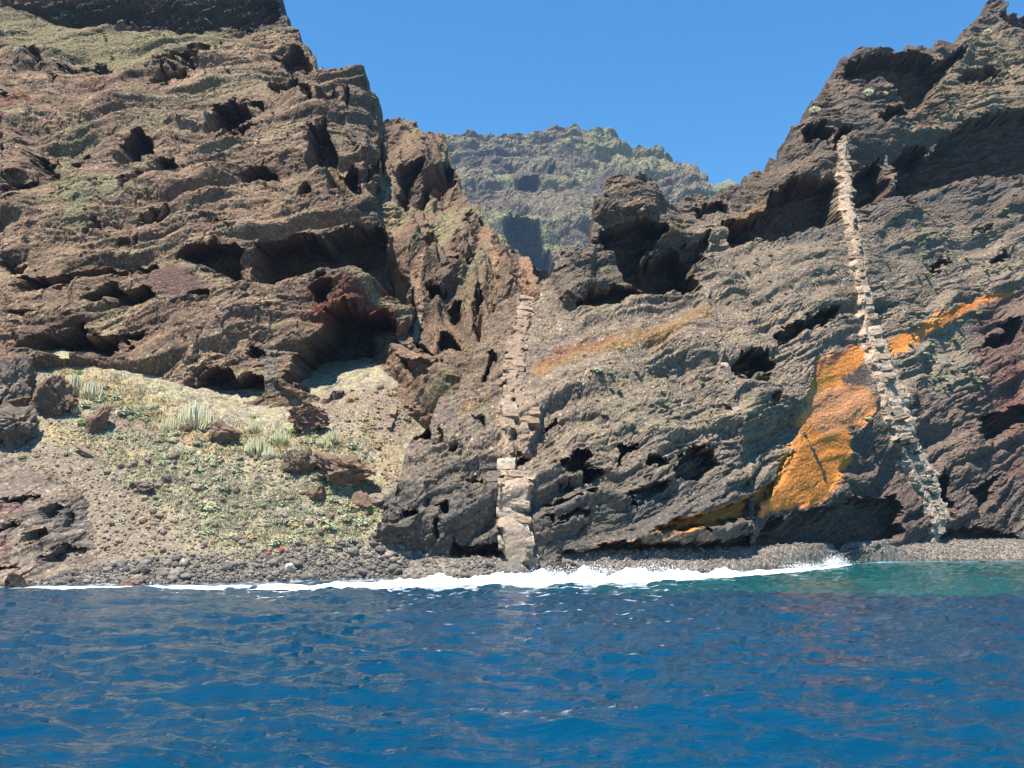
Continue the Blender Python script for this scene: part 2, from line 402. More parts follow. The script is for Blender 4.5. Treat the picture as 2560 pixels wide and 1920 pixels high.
L_feat = [
 ([(0, -60), (0, 17), (87, 39), (143, 52), (217, 65), (278, 67), (330, 56), (390, 74), (443, 87), (512, 78), (564, 65), (651, 60), (700, 50), (690, -60)], 1.2),
 ([(382, 169), (434, 139), (551, 100), (556, 126), (477, 160), (412, 167)], 2.0),
 ([(343, 213), (386, 182), (473, 162), (450, 182), (360, 213)], 1.6),
 ([(677, 143), (716, 122), (738, 108), (781, 152), (772, 174), (716, 176), (699, 148)], 2.2),
 ([(668, 208), (738, 195), (764, 208), (777, 260), (746, 243), (729, 226), (677, 226)], 2.0),
 ([(512, 295), (542, 269), (586, 260), (625, 278), (625, 312), (564, 325), (516, 321)], 5.0),
 ([(608, 260), (664, 260), (664, 278), (629, 280)], 2.0),
 ([(304, 356), (347, 325), (378, 347), (386, 382), (330, 404), (299, 417), (299, 382)], 5.0),
 ([(187, 378), (217, 371), (230, 391), (204, 399)], 2.5), ([(182, 408), (212, 408), (212, 423), (182, 423)], 2.0),
 ([(399, 382), (438, 382), (438, 412), (382, 438), (304, 482), (295, 477), (321, 447), (391, 404)], 2.4),
 ([(516, 391), (556, 376), (573, 386), (564, 406)], 2.4),
 ([(577, 434), (642, 397), (690, 402), (699, 425), (651, 421), (599, 436)], 2.2),
 ([(733, 495), (751, 469), (773, 460), (790, 484)], 2.0),
 ([(773, 312), (816, 312), (842, 360), (851, 404), (885, 425), (903, 499), (859, 508), (825, 469), (812, 438), (781, 408), (764, 391)], 3.5),
 ([(777, 217), (820, 217), (838, 260), (816, 290), (790, 270)], 2.0), ([(855, 255), (875, 250), (880, 290), (860, 300)], 1.5),
 ([(903, 395), (942, 390), (946, 435), (907, 443)], 2.0),
 ([(425, 629), (456, 608), (521, 603), (573, 608), (616, 634), (590, 651), (599, 677), (625, 703), (608, 712), (551, 677), (495, 664), (451, 644)], 3.5),
 ([(625, 660), (648, 602), (741, 596), (810, 607), (903, 567), (955, 555), (966, 625), (1007, 683), (1024, 764), (960, 746), (891, 717), (833, 683), (741, 706), (671, 741), (631, 735)], 4.5),
 ([(30, 694), (43, 668), (130, 668), (208, 660), (278, 647), (382, 647), (399, 664), (369, 677), (278, 683), (217, 696), (130, 713), (39, 717)], 2.8),
 ([(78, 360), (139, 382), (143, 438), (104, 438), (74, 412)], 2.4), ([(0, 473), (52, 456), (95, 447), (95, 462), (35, 494), (0, 523)], 2.0),
 ([(35, 126), (69, 122), (104, 148), (110, 165), (78, 162)], 2.0), ([(0, 226), (43, 230), (39, 249), (0, 258)], 1.8),
 ([(121, 156), (174, 160), (235, 148), (282, 158), (280, 171), (220, 168), (160, 174)], 1.5), ([(117, 178), (139, 176), (145, 193), (121, 208)], 1.5),
 ([(191, 747), (260, 721), (295, 704), (312, 730), (360, 704), (382, 730), (412, 752), (347, 759), (260, 757)], 2.4),
 ([(456, 747), (469, 728), (525, 732), (525, 748), (460, 755)], 2.0),
 ([(48, 878), (78, 834), (139, 834), (213, 791), (213, 839), (252, 843), (360, 826), (356, 843), (304, 860), (278, 912), (174, 923), (130, 925), (82, 910)], 4.0),
 ([(408, 990), (477, 977), (499, 917), (573, 912), (590, 947), (651, 938), (664, 973), (616, 1008), (608, 1040), (542, 1040), (447, 1025), (408, 1006)], 3.0),
 ([(608, 869), (660, 867), (668, 886), (651, 899), (620, 892)], 2.0),
 ([(703, 955), (735, 880), (790, 850), (815, 785), (850, 762), (920, 778), (990, 822), (1020, 880), (1000, 940), (960, 965), (900, 975), (830, 988), (790, 995), (740, 970)], 6.5),
 ([(768, 724), (795, 712), (816, 711), (812, 722), (780, 728)], 2.0), ([(765, 752), (785, 738), (832, 733), (830, 748), (803, 763), (780, 758)], 2.6),
 ([(0, 640), (60, 635), (50, 650), (0, 655)], 1.2), ([(0, 765), (90, 758), (95, 768), (0, 782)], 1.4), ([(200, 560), (255, 552), (250, 566), (205, 570)], 1.4),
 ([(290, 600), (345, 596), (340, 612), (292, 616)], 1.6), ([(480, 560), (560, 548), (600, 552), (540, 566)], 1.0), ([(330, 560), (420, 530), (430, 540), (345, 572)], 1.2),
 # proud noses (negative = outwards)
 ([(415, 640), (540, 585), (640, 640), (520, 600), (440, 625)], -1.2, 14.0),
 ([(0, 290), (70, 330), (85, 410), (60, 450), (0, 465)], -1.8, 22.0), ([(0, 520), (70, 500), (100, 560), (60, 640), (0, 630)], -1.2, 22.0),
 ([(840, 210), (900, 200), (930, 240), (938, 330), (930, 400), (890, 380), (860, 330), (840, 290)], -1.6, 18.0),
 ([(20, 840), (60, 800), (180, 760), (215, 780), (140, 830), (60, 860)], -1.0, 14.0),
 ([(345, 985), (400, 920), (500, 870), (590, 880), (495, 915), (470, 972), (405, 990)], -1.2, 16.0),
 ([(700, 900), (680, 960), (740, 1010), (760, 1000), (720, 950)], -0.8, 10.0),
]
def L_col(X, Z, px, py, wx, wy, e, cave):
    C = np.empty(X.shape + (3,), np.float32); C[:] = BROWN
    n1 = 1.25 * fbm(X / 14, e['w'] / 2.2, 4, 301, 0.6); n2 = fbm(X / 4, Z / 4, 3, 311)
    C = pal(C, sst(0.05, 0.55, n1) * 0.75, TAN); C = pal(C, sst(0.1, 0.5, n2) * 0.5 * (1 - cave), GREENISH); C = pal(C, sst(0.1, 0.55, -n1) * 0.6, DARKB)
    C = pal(C, sst(0.55, 0.95, e['r2']) * 0.3 * e['rub'], PINK); C = pal(C, sst(0.9, 1.9, e['grain']) * 0.6 * (1 - cave), (0.5, 0.38, 0.27)); C = pal(C, sst(0.7, 1.8, -e['grain']) * 0.55, (0.11, 0.085, 0.07))
    C = paint(C, [
     ([(0, 0), (700, -20), (735, 75), (560, 68), (443, 90), (330, 60), (217, 70), (87, 42), (0, 20)], (0.115, 0.112, 0.105), 8, 0.9),
     ([(0, 20), (87, 45), (217, 70), (400, 80), (600, 68), (540, 95), (430, 135), (300, 160), (120, 150), (0, 100)], (0.25, 0.235, 0.14), 18, 0.85),
     ([(150, 330), (210, 320), (190, 420), (230, 560), (170, 580), (140, 440)], GREENISH, 15, 0.7), ([(200, 450), (300, 440), (300, 480), (220, 520), (180, 560), (160, 510)], (0.24, 0.235, 0.15), 12, 0.7),
     ([(300, 280), (500, 215), (700, 180), (690, 215), (520, 260), (340, 320)], (0.29, 0.255, 0.165), 18, 0.7),
     ([(200, 272), (340, 222), (450, 180), (580, 150), (700, 100), (735, 85), (740, 95), (600, 160), (460, 192), (350, 232), (200, 282)], (0.46, 0.32, 0.23), 4, 0.8),
     ([(0, 235), (60, 235), (100, 250), (60, 265), (0, 270)], (0.28, 0.14, 0.1), 8, 0.8), ([(180, 180), (250, 175), (260, 200), (190, 210)], (0.26, 0.16, 0.12), 10, 0.6),
     ([(80, 620), (250, 560), (480, 520), (600, 480), (700, 470), (690, 500), (500, 545), (260, 590), (120, 640)], (0.34, 0.25, 0.175), 14, 0.7),
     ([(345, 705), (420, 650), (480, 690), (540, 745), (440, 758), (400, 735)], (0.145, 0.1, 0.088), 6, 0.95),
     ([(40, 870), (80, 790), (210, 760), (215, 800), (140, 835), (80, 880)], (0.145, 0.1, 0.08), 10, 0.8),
     ([(790, 735), (870, 720), (960, 775), (1000, 830), (930, 800), (850, 790), (800, 840), (760, 800)], REDB, 8, 0.85),
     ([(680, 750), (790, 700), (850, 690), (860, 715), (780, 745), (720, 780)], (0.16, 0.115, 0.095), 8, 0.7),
     ([(850, 715), (890, 720), (960, 750), (1010, 775), (1030, 800), (990, 810), (940, 770)], (0.33, 0.29, 0.19), 5, 0.8),
     ([(470, 650), (600, 710), (640, 745), (600, 740), (520, 700), (440, 655)], (0.3, 0.25, 0.18), 5, 0.7),
     ([(660, 850), (700, 860), (690, 960), (740, 1000), (670, 990), (650, 920)], (0.2, 0.19, 0.18), 10, 0.7),
     ([(560, 760), (660, 790), (660, 840), (560, 850), (480, 860)], (0.3, 0.23, 0.18), 16, 0.6),
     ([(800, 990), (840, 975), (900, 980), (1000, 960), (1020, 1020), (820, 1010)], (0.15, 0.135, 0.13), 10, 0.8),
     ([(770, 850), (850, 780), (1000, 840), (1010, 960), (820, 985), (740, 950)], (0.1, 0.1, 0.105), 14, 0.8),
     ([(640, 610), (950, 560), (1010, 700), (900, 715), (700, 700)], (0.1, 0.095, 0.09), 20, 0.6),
     ([(840, 200), (930, 210), (945, 330), (930, 420), (860, 380), (830, 290)], (0.22, 0.185, 0.145), 15, 0.6),
    ], wx, wy)
    return C * np.array([0.86, 0.86, 0.88], np.float32)
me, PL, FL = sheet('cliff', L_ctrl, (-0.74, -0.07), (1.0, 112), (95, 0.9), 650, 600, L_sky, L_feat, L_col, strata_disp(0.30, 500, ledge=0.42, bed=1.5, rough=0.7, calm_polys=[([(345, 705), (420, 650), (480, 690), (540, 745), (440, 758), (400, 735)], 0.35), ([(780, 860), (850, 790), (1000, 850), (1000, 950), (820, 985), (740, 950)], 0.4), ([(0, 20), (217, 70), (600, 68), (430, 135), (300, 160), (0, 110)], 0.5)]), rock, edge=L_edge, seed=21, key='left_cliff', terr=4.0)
link('cliff', me, kind='structure', label='brown layered cliff with caves and overhangs rising on the left')

# ---- right cliff with the orange ash band
R_ctrl = [(3000, 1360, 178), (3000, 900, 195), (3000, 500, 225), (1270, 1455, 90.8), (1640, 1445, 98.2), (1900, 1430, 115), (2250, 1405, 140.8), (2560, 1402, 155.8), (950, 1400, 91.6), (950, 1340, 92), (1270, 1412, 91), (1640, 1395, 98.5), (1900, 1385, 115), (2250, 1370, 141), (2560, 1360, 156), (2750, 1360, 165),
          (1000, 1200, 94), (1270, 1250, 94), (1640, 1230, 101.5), (1900, 1230, 117.5), (2250, 1230, 144), (2560, 1230, 161), (1050, 1080, 99), (1270, 1080, 99), (1640, 1080, 106), (1900, 1080, 121), (2250, 1080, 148), (2560, 1080, 166),
          (1050, 940, 108), (1270, 900, 110), (1640, 900, 116), (1950, 900, 130), (2250, 900, 157), (2560, 900, 174), (1120, 800, 119), (1350, 760, 124), (1600, 730, 130), (1820, 640, 148), (2000, 700, 147), (2300, 700, 170), (2560, 650, 192),
          (1480, 600, 132), (1577, 450, 139), (1650, 560, 137), (1740, 640, 141), (1720, 505, 160), (1856, 470, 168), (2000, 560, 160), (2250, 480, 182), (2560, 430, 205),
          (2000, 400, 172), (2150, 300, 182), (2350, 300, 198), (2120, 130, 196), (2350, 150, 208), (2560, 200, 226), (2560, 0, 246), (2470, 0, 240), (2750, 100, 255), (2750, -300, 290)]
R_sky = [(850, 1500), (945, 1345), (960, 1255), (1000, 1175), (1035, 1110), (1080, 1040), (1130, 970), (1175, 890), (1215, 800), (1255, 730), (1285, 698), (1310, 708), (1338, 752), (1351, 734), (1373, 677), (1390, 656), (1425, 625), (1468, 612),
         (1484, 560), (1488, 486), (1538, 456), (1577, 439), (1625, 452), (1664, 486), (1674, 512), (1720, 499), (1760, 495), (1800, 490), (1850, 474), (1858, 450), (1878, 443), (1917, 417), (1934, 386), (1978, 352), (1984, 321), (2008, 278), (2049, 260), (2056, 226), (2086, 182), (2108, 148),
         (2121, 124), (2186, 130), (2242, 132), (2277, 117), (2329, 117), (2381, 100), (2416, 78), (2464, 35), (2472, 0), (2500, -80), (2560, -160), (2900, -400), (3300, -700)]
R_feat = [
 ([(1494, 572), (1560, 560), (1610, 545), (1664, 568), (1650, 600), (1620, 640), (1700, 610), (1745, 680), (1750, 720), (1680, 732), (1600, 717), (1560, 692), (1540, 640), (1492, 602)], 3.2),
 ([(1434, 762), (1477, 720), (1538, 708), (1625, 725), (1538, 742), (1494, 747), (1442, 772)], 2.6),
 ([(2116, 195), (2112, 182), (2125, 147), (2190, 136), (2229, 140), (2329, 142), (2338, 158), (2412, 115), (2416, 132), (2364, 187), (2338, 226), (2320, 256), (2273, 278), (2264, 247), (2229, 226), (2221, 195), (2164, 191)], 3.2),
 ([(2390, 204), (2425, 165), (2494, 152), (2533, 178), (2468, 197)], 3.0), ([(2500, 43), (2530, -10), (2600, -10), (2600, 75), (2520, 72)], 2.5),
 ([(2186, 299), (2221, 265), (2255, 267), (2270, 286), (2208, 314)], 3.0),
 ([(2004, 330), (2017, 312), (2060, 308), (2082, 330), (2082, 352), (2008, 356)], 3.0), ([(2082, 373), (2095, 330), (2127, 315), (2090, 380)], 2.4),
 ([(1791, 568), (1912, 516), (1930, 477), (1969, 460), (2095, 434), (2103, 551), (2060, 564), (1947, 594), (1843, 616), (1817, 608), (1813, 577)], 3.6),
 ([(2134, 434), (2208, 391), (2213, 499), (2142, 525), (2128, 516)], 3.6),
 ([(2222, 495), (2242, 391), (2277, 365), (2316, 365), (2320, 391), (2355, 347), (2416, 299), (2494, 282), (2680, 270), (2680, 430), (2494, 438), (2425, 447), (2316, 473), (2251, 499)], 3.8),
 ([(1747, 551), (1817, 536), (1827, 519), (1773, 514), (1717, 525)], 1.8), ([(1700, 610), (1770, 590), (1760, 650), (1725, 660)], 1.6),
 ([(2425, 580), (2485, 558), (2492, 572), (2430, 592)], 1.8), ([(2312, 682), (2355, 647), (2381, 647), (2338, 692)], 2.2), ([(2468, 651), (2511, 627), (2526, 642), (2477, 670)], 2.2),
 ([(2004, 800), (2051, 776), (2106, 767), (2101, 789), (2060, 815), (2017, 828)], 3.4), ([(1934, 834), (1982, 804), (2012, 808), (2017, 832), (1969, 854), (1943, 871)], 2.2),
 ([(1830, 934), (1843, 893), (1878, 876), (1921, 880), (1949, 904), (1938, 928), (1886, 932)], 4.0), ([(1895, 939), (1938, 926), (1934, 952), (1908, 957)], 2.0), ([(1925, 990), (1945, 970), (1945, 1010), (1930, 1015)], 1.5),
 ([(2503, 804), (2546, 800), (2557, 862), (2520, 862), (2468, 867), (2468, 839), (2507, 826)], 3.0),
 ([(2438, 1091), (2468, 1034), (2600, 1000), (2580, 1060), (2546, 1071), (2459, 1127)], 2.6),
 ([(1886, 1384), (1904, 1312), (1990, 1282), (2138, 1249), (2242, 1242), (2253, 1350), (2173, 1372), (2034, 1390)], 2.2),
 ([(1395, 1405), (1421, 1380), (1551, 1356), (1694, 1358), (1764, 1362), (1860, 1330), (1900, 1384), (1638, 1398), (1421, 1412)], 2.0),
 ([(1600, 1336), (1687, 1303), (1878, 1238), (1938, 1190), (2008, 1082), (1990, 1134), (1934, 1221), (1886, 1292), (1773, 1326)], 0.25, 8.0),
 ([(1386, 1160), (1477, 1119), (1495, 1138), (1468, 1152), (1538, 1165), (1477, 1188), (1412, 1180)], 2.2), ([(1551, 1104), (1607, 1110), (1568, 1134), (1547, 1162)], 1.8),
 ([(1699, 1147), (1725, 1112), (1785, 1123), (1796, 1160), (1759, 1201), (1694, 1192)], 2.0), ([(1612, 1160), (1647, 1128), (1675, 1147), (1638, 1171)], 1.6),
 ([(1286, 1175), (1291, 1130), (1332, 1119), (1327, 1162)], 1.8), ([(1390, 1212), (1421, 1193), (1453, 1208), (1434, 1223)], 1.6), ([(1178, 1045), (1221, 1054), (1223, 1080), (1190, 1062)], 1.8),
 ([(1360, 1052), (1399, 1024), (1410, 1047), (1369, 1067)], 1.6), ([(1121, 1402), (1130, 1360), (1238, 1362), (1269, 1377), (1269, 1416), (1152, 1416)], 2.2),
 ([(1004, 1269), (1043, 1263), (1054, 1295), (1008, 1297)], 1.8), ([(1082, 1258), (1117, 1263), (1117, 1297), (1090, 1292)], 2.2), ([(1080, 1312), (1102, 1310), (1095, 1347), (1078, 1340)], 1.8),
 ([(1091, 856), (1108, 828), (1143, 833), (1167, 869), (1152, 902), (1100, 876)], 3.4), ([(1043, 874), (1082, 876), (1080, 897), (1043, 893)], 2.2), ([(1178, 850), (1195, 808), (1210, 813), (1197, 852)], 2.0),
 ([(1200, 930), (1221, 878), (1236, 887), (1221, 937)], 1.8), ([(1217, 967), (1260, 940), (1262, 967)], 2.2), ([(1000, 1095), (1048, 1067), (1078, 1067), (1067, 1106), (1039, 1110)], 2.2),
 ([(1069, 1114), (1104, 1080), (1106, 1095), (1080, 1119)], 1.6), ([(1105, 1123), (1143, 1115), (1136, 1140), (1113, 1132)], 1.8), ([(1156, 1210), (1204, 1193), (1202, 1214)], 1.6), ([(1040, 935), (1110, 930), (1100, 990), (1060, 985)], 1.2),
 ([(2300, 1160), (2330, 1190), (2325, 1240), (2310, 1210)], 1.5), ([(2350, 1170), (2375, 1220), (2380, 1300), (2350, 1300), (2345, 1230)], 1.8), ([(2330, 1380), (2350, 1330), (2420, 1320), (2540, 1330), (2560, 1370), (2420, 1385)], 1.5), ([(2420, 1230), (2470, 1200), (2500, 1190), (2480, 1260), (2440, 1290)], 1.6),
 ([(1560, 1235), (1640, 1200), (1690, 1205), (1640, 1240), (1570, 1262)], 1.3), ([(1340, 1300), (1420, 1285), (1480, 1262), (1470, 1285), (1370, 1318)], 1.0), ([(1340, 1255), (1430, 1235), (1500, 1220), (1490, 1238), (1400, 1262)], 0.9),
 # proud
 (ribbon(DYKES['up']), -0.6, 10.0), (ribbon(DYKES['bulge']), -1.3, 12.0), (ribbon(DYKES['strand']), -0.9, 9.0), (ribbon(DYKES['foot']), -1.0, 12.0), (ribbon(DYKES['long']), -1.2, 9.0), (ribbon(DYKES['longfoot']), -1.3, 9.0), (ribbon(DYKES['thin']), -0.5, 5.0),
 ([(1486, 486), (1538, 456), (1577, 441), (1625, 454), (1664, 488), (1655, 540), (1560, 548), (1490, 545)], -2.0, 25.0), ([(1380, 680), (1430, 630), (1490, 620), (1495, 720), (1440, 770), (1385, 760)], -1.6, 22.0),
 ([(955, 1340), (965, 1260), (1010, 1190), (1070, 1200), (1080, 1260), (1040, 1340)], -1.2, 18.0),
]
def R_col(X, Z, px, py, wx, wy, e, cave):
    C = np.empty(X.shape + (3,), np.float32); C[:] = GREY
    n1 = fbm(X / 9, e['w'] / 2.2, 3, 401); n2 = fbm(X / 3.5, Z / 3.5, 3, 411)
    C = pal(C, sst(0.0, 0.6, n1) * 0.55, (0.34, 0.28, 0.215)); C = pal(C, sst(0.1, 0.6, -n1) * 0.6, (0.14, 0.122, 0.112))
    C = pal(C, sst(0.6, 0.95, e['r3']) * 0.5 * (1 - cave), (0.4, 0.325, 0.245)); C = pal(C, sst(0.7, 1.7, e['grain']) * 0.75 * (1 - cave) * (0.4 + 0.6 * e['rub']), (0.52, 0.43, 0.33)); C = pal(C, sst(0.6, 1.7, -e['grain']) * 0.6, (0.1, 0.09, 0.085)); C = pal(C, sst(0.15, 0.6, n2) * 0.3 * (1 - cave), GREENISH)
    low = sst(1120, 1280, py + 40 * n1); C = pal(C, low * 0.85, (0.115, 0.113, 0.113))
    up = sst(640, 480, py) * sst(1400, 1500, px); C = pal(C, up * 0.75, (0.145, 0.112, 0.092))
    C = paint(C, [
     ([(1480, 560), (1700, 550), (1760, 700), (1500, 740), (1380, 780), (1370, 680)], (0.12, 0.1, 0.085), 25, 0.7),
     ([(950, 950), (1040, 780), (1300, 680), (1330, 760), (1260, 960), (1150, 1000), (1000, 1080)], (0.19, 0.14, 0.108), 30, 0.75),
     ([(2130, 1000), (2300, 960), (2560, 800), (2560, 1360), (1900, 1380), (1900, 1300), (2080, 1240)], PURP, 40, 0.7),
     ([(2400, 740), (2560, 720), (2560, 1050), (2450, 1000)], (0.15, 0.095, 0.088), 30, 0.7), ([(2500, 900), (2560, 900), (2560, 1200), (2530, 1180)], (0.16, 0.07, 0.06), 15, 0.6),
     ([(2280, 820), (2440, 800), (2450, 960), (2330, 990), (2260, 900)], (0.27, 0.25, 0.2), 25, 0.65),
     ([(2420, 90), (2560, 60), (2560, 280), (2400, 300), (2300, 350), (2240, 350)], (0.27, 0.225, 0.15), 30, 0.7), ([(2270, 290), (2330, 250), (2480, 200), (2530, 190), (2380, 260), (2290, 330)], (0.17, 0.1, 0.075), 12, 0.7),
     ([(1330, 905), (1440, 860), (1560, 840), (1680, 790), (1775, 755), (1780, 775), (1690, 822), (1560, 868), (1440, 900), (1330, 945)], OCHRE, 6, 0.75),
     ([(1340, 900), (1440, 860), (1540, 842), (1530, 862), (1430, 885), (1345, 918)], (0.25, 0.13, 0.095), 5, 0.7),
     ([(1150, 1025), (1220, 985), (1235, 995), (1160, 1040)], OCHRE, 5, 0.6), ([(1810, 545), (1910, 500), (1915, 515), (1850, 545)], OCHRE, 5, 0.6), ([(1640, 580), (1720, 545), (1715, 562), (1660, 590)], OCHRE, 5, 0.5), ([(2070, 717), (2140, 735), (2140, 745), (2085, 735)], (0.24, 0.15, 0.06), 3, 0.7),
     ([(1610, 1336), (1687, 1305), (1800, 1262), (1878, 1238), (1938, 1190), (2005, 1085), (1990, 1145), (1936, 1225), (1886, 1290), (1776, 1320), (1690, 1333)], (0.74, 0.335, 0.07), 3, 1.0),
     (ribbon(DYKES['up'], 2), (0.34, 0.265, 0.215), 6, 0.85), (ribbon(DYKES['bulge'], 2), (0.34, 0.265, 0.215), 6, 0.85), (ribbon(DYKES['strand'], 2), (0.43, 0.34, 0.265), 4, 0.9), (ribbon(DYKES['foot']), (0.42, 0.36, 0.3), 4, 0.9), (ribbon(DYKES['longfoot'], 2), (0.44, 0.4, 0.35), 3, 0.9), (ribbon(DYKES['thin']), (0.27, 0.235, 0.2), 3, 0.7),
     # the orange ash
     ([(2172, 857), (2178, 880), (2150, 920), (2110, 945), (2115, 965), (2160, 968), (2175, 985), (2170, 1010), (2196, 1022), (2150, 1060), (2122, 1075), (2128, 1130), (2126, 1165), (2095, 1185), (2080, 1220), (2072, 1250), (2030, 1262), (1960, 1280), (1895, 1288), (1936, 1225), (1990, 1145), (2008, 1082), (2012, 1030), (2018, 980), (2030, 935), (2040, 905), (2090, 885)], ORANGE, 6, 1.0),
     ([(2030, 975), (2110, 965), (2165, 970), (2185, 1015), (2140, 1060), (2120, 1080), (2060, 1090), (2012, 1050)], SALMON, 12, 0.9),
     ([(2030, 945), (2060, 915), (2085, 905), (2070, 960), (2035, 975)], (0.5, 0.26, 0.06), 8, 0.7),
     ([(2225, 850), (2300, 818), (2340, 790), (2420, 760), (2470, 735), (2535, 727), (2530, 735), (2480, 748), (2420, 778), (2370, 805), (2345, 820), (2310, 840), (2275, 872), (2230, 890)], ORANGE, 5, 1.0),
     ([(2345, 790), (2440, 752), (2480, 742), (2400, 788), (2350, 805)], (0.5, 0.17, 0.06), 4, 0.7),
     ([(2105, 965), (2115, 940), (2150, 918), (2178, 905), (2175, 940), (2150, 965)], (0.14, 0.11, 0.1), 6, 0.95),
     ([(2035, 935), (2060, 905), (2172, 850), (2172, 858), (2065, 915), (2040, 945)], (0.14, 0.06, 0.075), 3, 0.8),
     (ribbon(DYKES['long'], 3), (0.52, 0.43, 0.34), 3, 0.95),
     ([(1490, 1360), (1600, 1345), (1690, 1335), (1720, 1345), (1700, 1352), (1600, 1362), (1500, 1372)], (0.36, 0.23, 0.16), 5, 0.7), ([(1715, 1345), (1735, 1325), (1765, 1335), (1768, 1360), (1720, 1362)], (0.33, 0.24, 0.2), 4, 0.8),
     ([(1130, 1385), (1180, 1370), (1260, 1385), (1265, 1410), (1150, 1412)], (0.17, 0.1, 0.075), 8, 0.8),
     ([(1470, 960), (1600, 900), (1800, 1000), (1750, 1060), (1640, 1100), (1560, 1060)], (0.24, 0.22, 0.17), 25, 0.5),
     ([(1700, 640), (1960, 600), (2100, 575), (2100, 640), (1900, 760), (1780, 730)], (0.215, 0.185, 0.15), 30, 0.5),
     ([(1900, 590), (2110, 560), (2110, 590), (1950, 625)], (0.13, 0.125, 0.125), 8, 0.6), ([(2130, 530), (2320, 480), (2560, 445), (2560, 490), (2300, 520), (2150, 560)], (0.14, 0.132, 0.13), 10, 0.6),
    ], wx, wy)
    og = (C[..., 0] > 2.0 * C[..., 1]) & (C[..., 0] > 0.3)
    mot = fbm(X / 1.6, Z / 1.0, 4, 471, 0.65)
    C = pal(C, og * sst(0.2, 0.8, mot) * 0.35, (0.46, 0.21, 0.08)); C = pal(C, og * sst(0.2, 0.8, -mot) * 0.35, (0.62, 0.36, 0.17)); C = pal(C, og * sst(1.5, 2.2, -e['grain']) * 0.7, (0.25, 0.13, 0.06))
    e['alpha'] = np.where(og, 0.55, 1.0)
    for k in ('long', 'longfoot', 'foot', 'up', 'bulge', 'strand'):
        m = in_box(ribbon(DYKES[k], 6), wx, wy, 10); e['alpha'][m] = np.minimum(e['alpha'][m], 1 - 0.5 * sst(-4, 4, poly_sd(ribbon(DYKES[k], 3), wx[m], wy[m])))
    return C
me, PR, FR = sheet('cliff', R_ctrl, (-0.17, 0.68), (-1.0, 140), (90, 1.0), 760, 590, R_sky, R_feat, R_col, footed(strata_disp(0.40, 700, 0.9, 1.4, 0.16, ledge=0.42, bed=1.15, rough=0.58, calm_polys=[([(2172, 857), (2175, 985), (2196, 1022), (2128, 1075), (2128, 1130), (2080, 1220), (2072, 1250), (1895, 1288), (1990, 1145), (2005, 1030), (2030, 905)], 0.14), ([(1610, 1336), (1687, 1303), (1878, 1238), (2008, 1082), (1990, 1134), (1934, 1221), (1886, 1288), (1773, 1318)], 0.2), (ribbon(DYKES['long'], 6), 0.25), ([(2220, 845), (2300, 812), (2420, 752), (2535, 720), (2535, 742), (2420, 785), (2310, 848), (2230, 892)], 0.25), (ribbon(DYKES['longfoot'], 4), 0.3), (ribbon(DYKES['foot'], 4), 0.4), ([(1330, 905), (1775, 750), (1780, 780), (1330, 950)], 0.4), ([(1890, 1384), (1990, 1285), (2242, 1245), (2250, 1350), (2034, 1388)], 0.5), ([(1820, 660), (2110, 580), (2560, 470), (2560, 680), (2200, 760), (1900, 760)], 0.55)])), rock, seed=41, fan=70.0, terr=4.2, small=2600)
link('cliff', me, kind='structure', label='dark grey tilted lava cliff with an orange ash band on the right')

# ---- ravine between them
M_ctrl = [(900, 1100, 135), (950, 1000, 130), (1000, 950, 122), (960, 850, 134), (1030, 1040, 116), (1080, 1010, 112), (1080, 930, 117), (1150, 880, 120), (1200, 830, 124.5), (1000, 800, 130), (1100, 790, 130), (1180, 740, 138), (1250, 690, 146), (1340, 760, 142), (1000, 640, 138), (1080, 600, 152), (1180, 600, 160), (960, 500, 146), (1050, 480, 165), (1130, 480, 176), (950, 360, 168), (1030, 345, 188), (1110, 370, 198), (1280, 660, 155), (1420, 800, 146), (850, 400, 160), (850, 250, 180), (900, 700, 142), (1200, 400, 225), (1300, 900, 128), (1250, 1100, 118)]
M_sky = [(800, 300), (930, 322), (943, 326), (1013, 332), (1018, 316), (1029, 319), (1034, 345), (1060, 358), (1104, 363), (1119, 400), (1130, 452), (1138, 482), (1169, 560), (1191, 590), (1234, 617), (1277, 656), (1303, 686), (1316, 725), (1338, 760), (1420, 830)]
M_feat = [f for f in R_feat if f[1] > 0 and np.mean([q[0] for q in f[0]]) < 1240 and np.mean([q[1] for q in f[0]]) < 1060] + [([(995, 421), (1034, 430), (1034, 486), (1021, 525), (1008, 478)], 3.0), ([(1052, 443), (1104, 417), (1121, 404), (1128, 452), (1104, 504), (1078, 478), (1070, 520), (1062, 570), (1055, 500)], 3.5), ([(1108, 662), (1139, 682), (1178, 667), (1165, 690), (1121, 684)], 2.6),
 ([(1234, 810), (1251, 762), (1266, 782), (1251, 814)], 2.4), ([(1060, 706), (1130, 728), (1082, 749)], 2.4), ([(1052, 636), (1060, 593), (1084, 610), (1082, 642)], 2.2), ([(1147, 584), (1160, 536), (1167, 560), (1160, 592)], 2.2), ([(1175, 780), (1190, 740), (1205, 750), (1190, 800)], 2.0), ([(985, 700), (1010, 690), (1015, 720), (990, 730)], 1.8), ([(1120, 760), (1150, 750), (1160, 790), (1130, 790)], 2.0),
 ([(1100, 640), (1150, 590), (1190, 600), (1200, 660), (1150, 680)], -2.5, 25.0), ([(1010, 640), (1050, 560), (1080, 600), (1060, 660)], -2.5, 25.0), ([(1050, 700), (1120, 660), (1160, 720), (1100, 740)], -2.0, 25.0), ([(1220, 760), (1240, 640), (1270, 660), (1290, 720), (1260, 780)], -2.0, 20.0)]
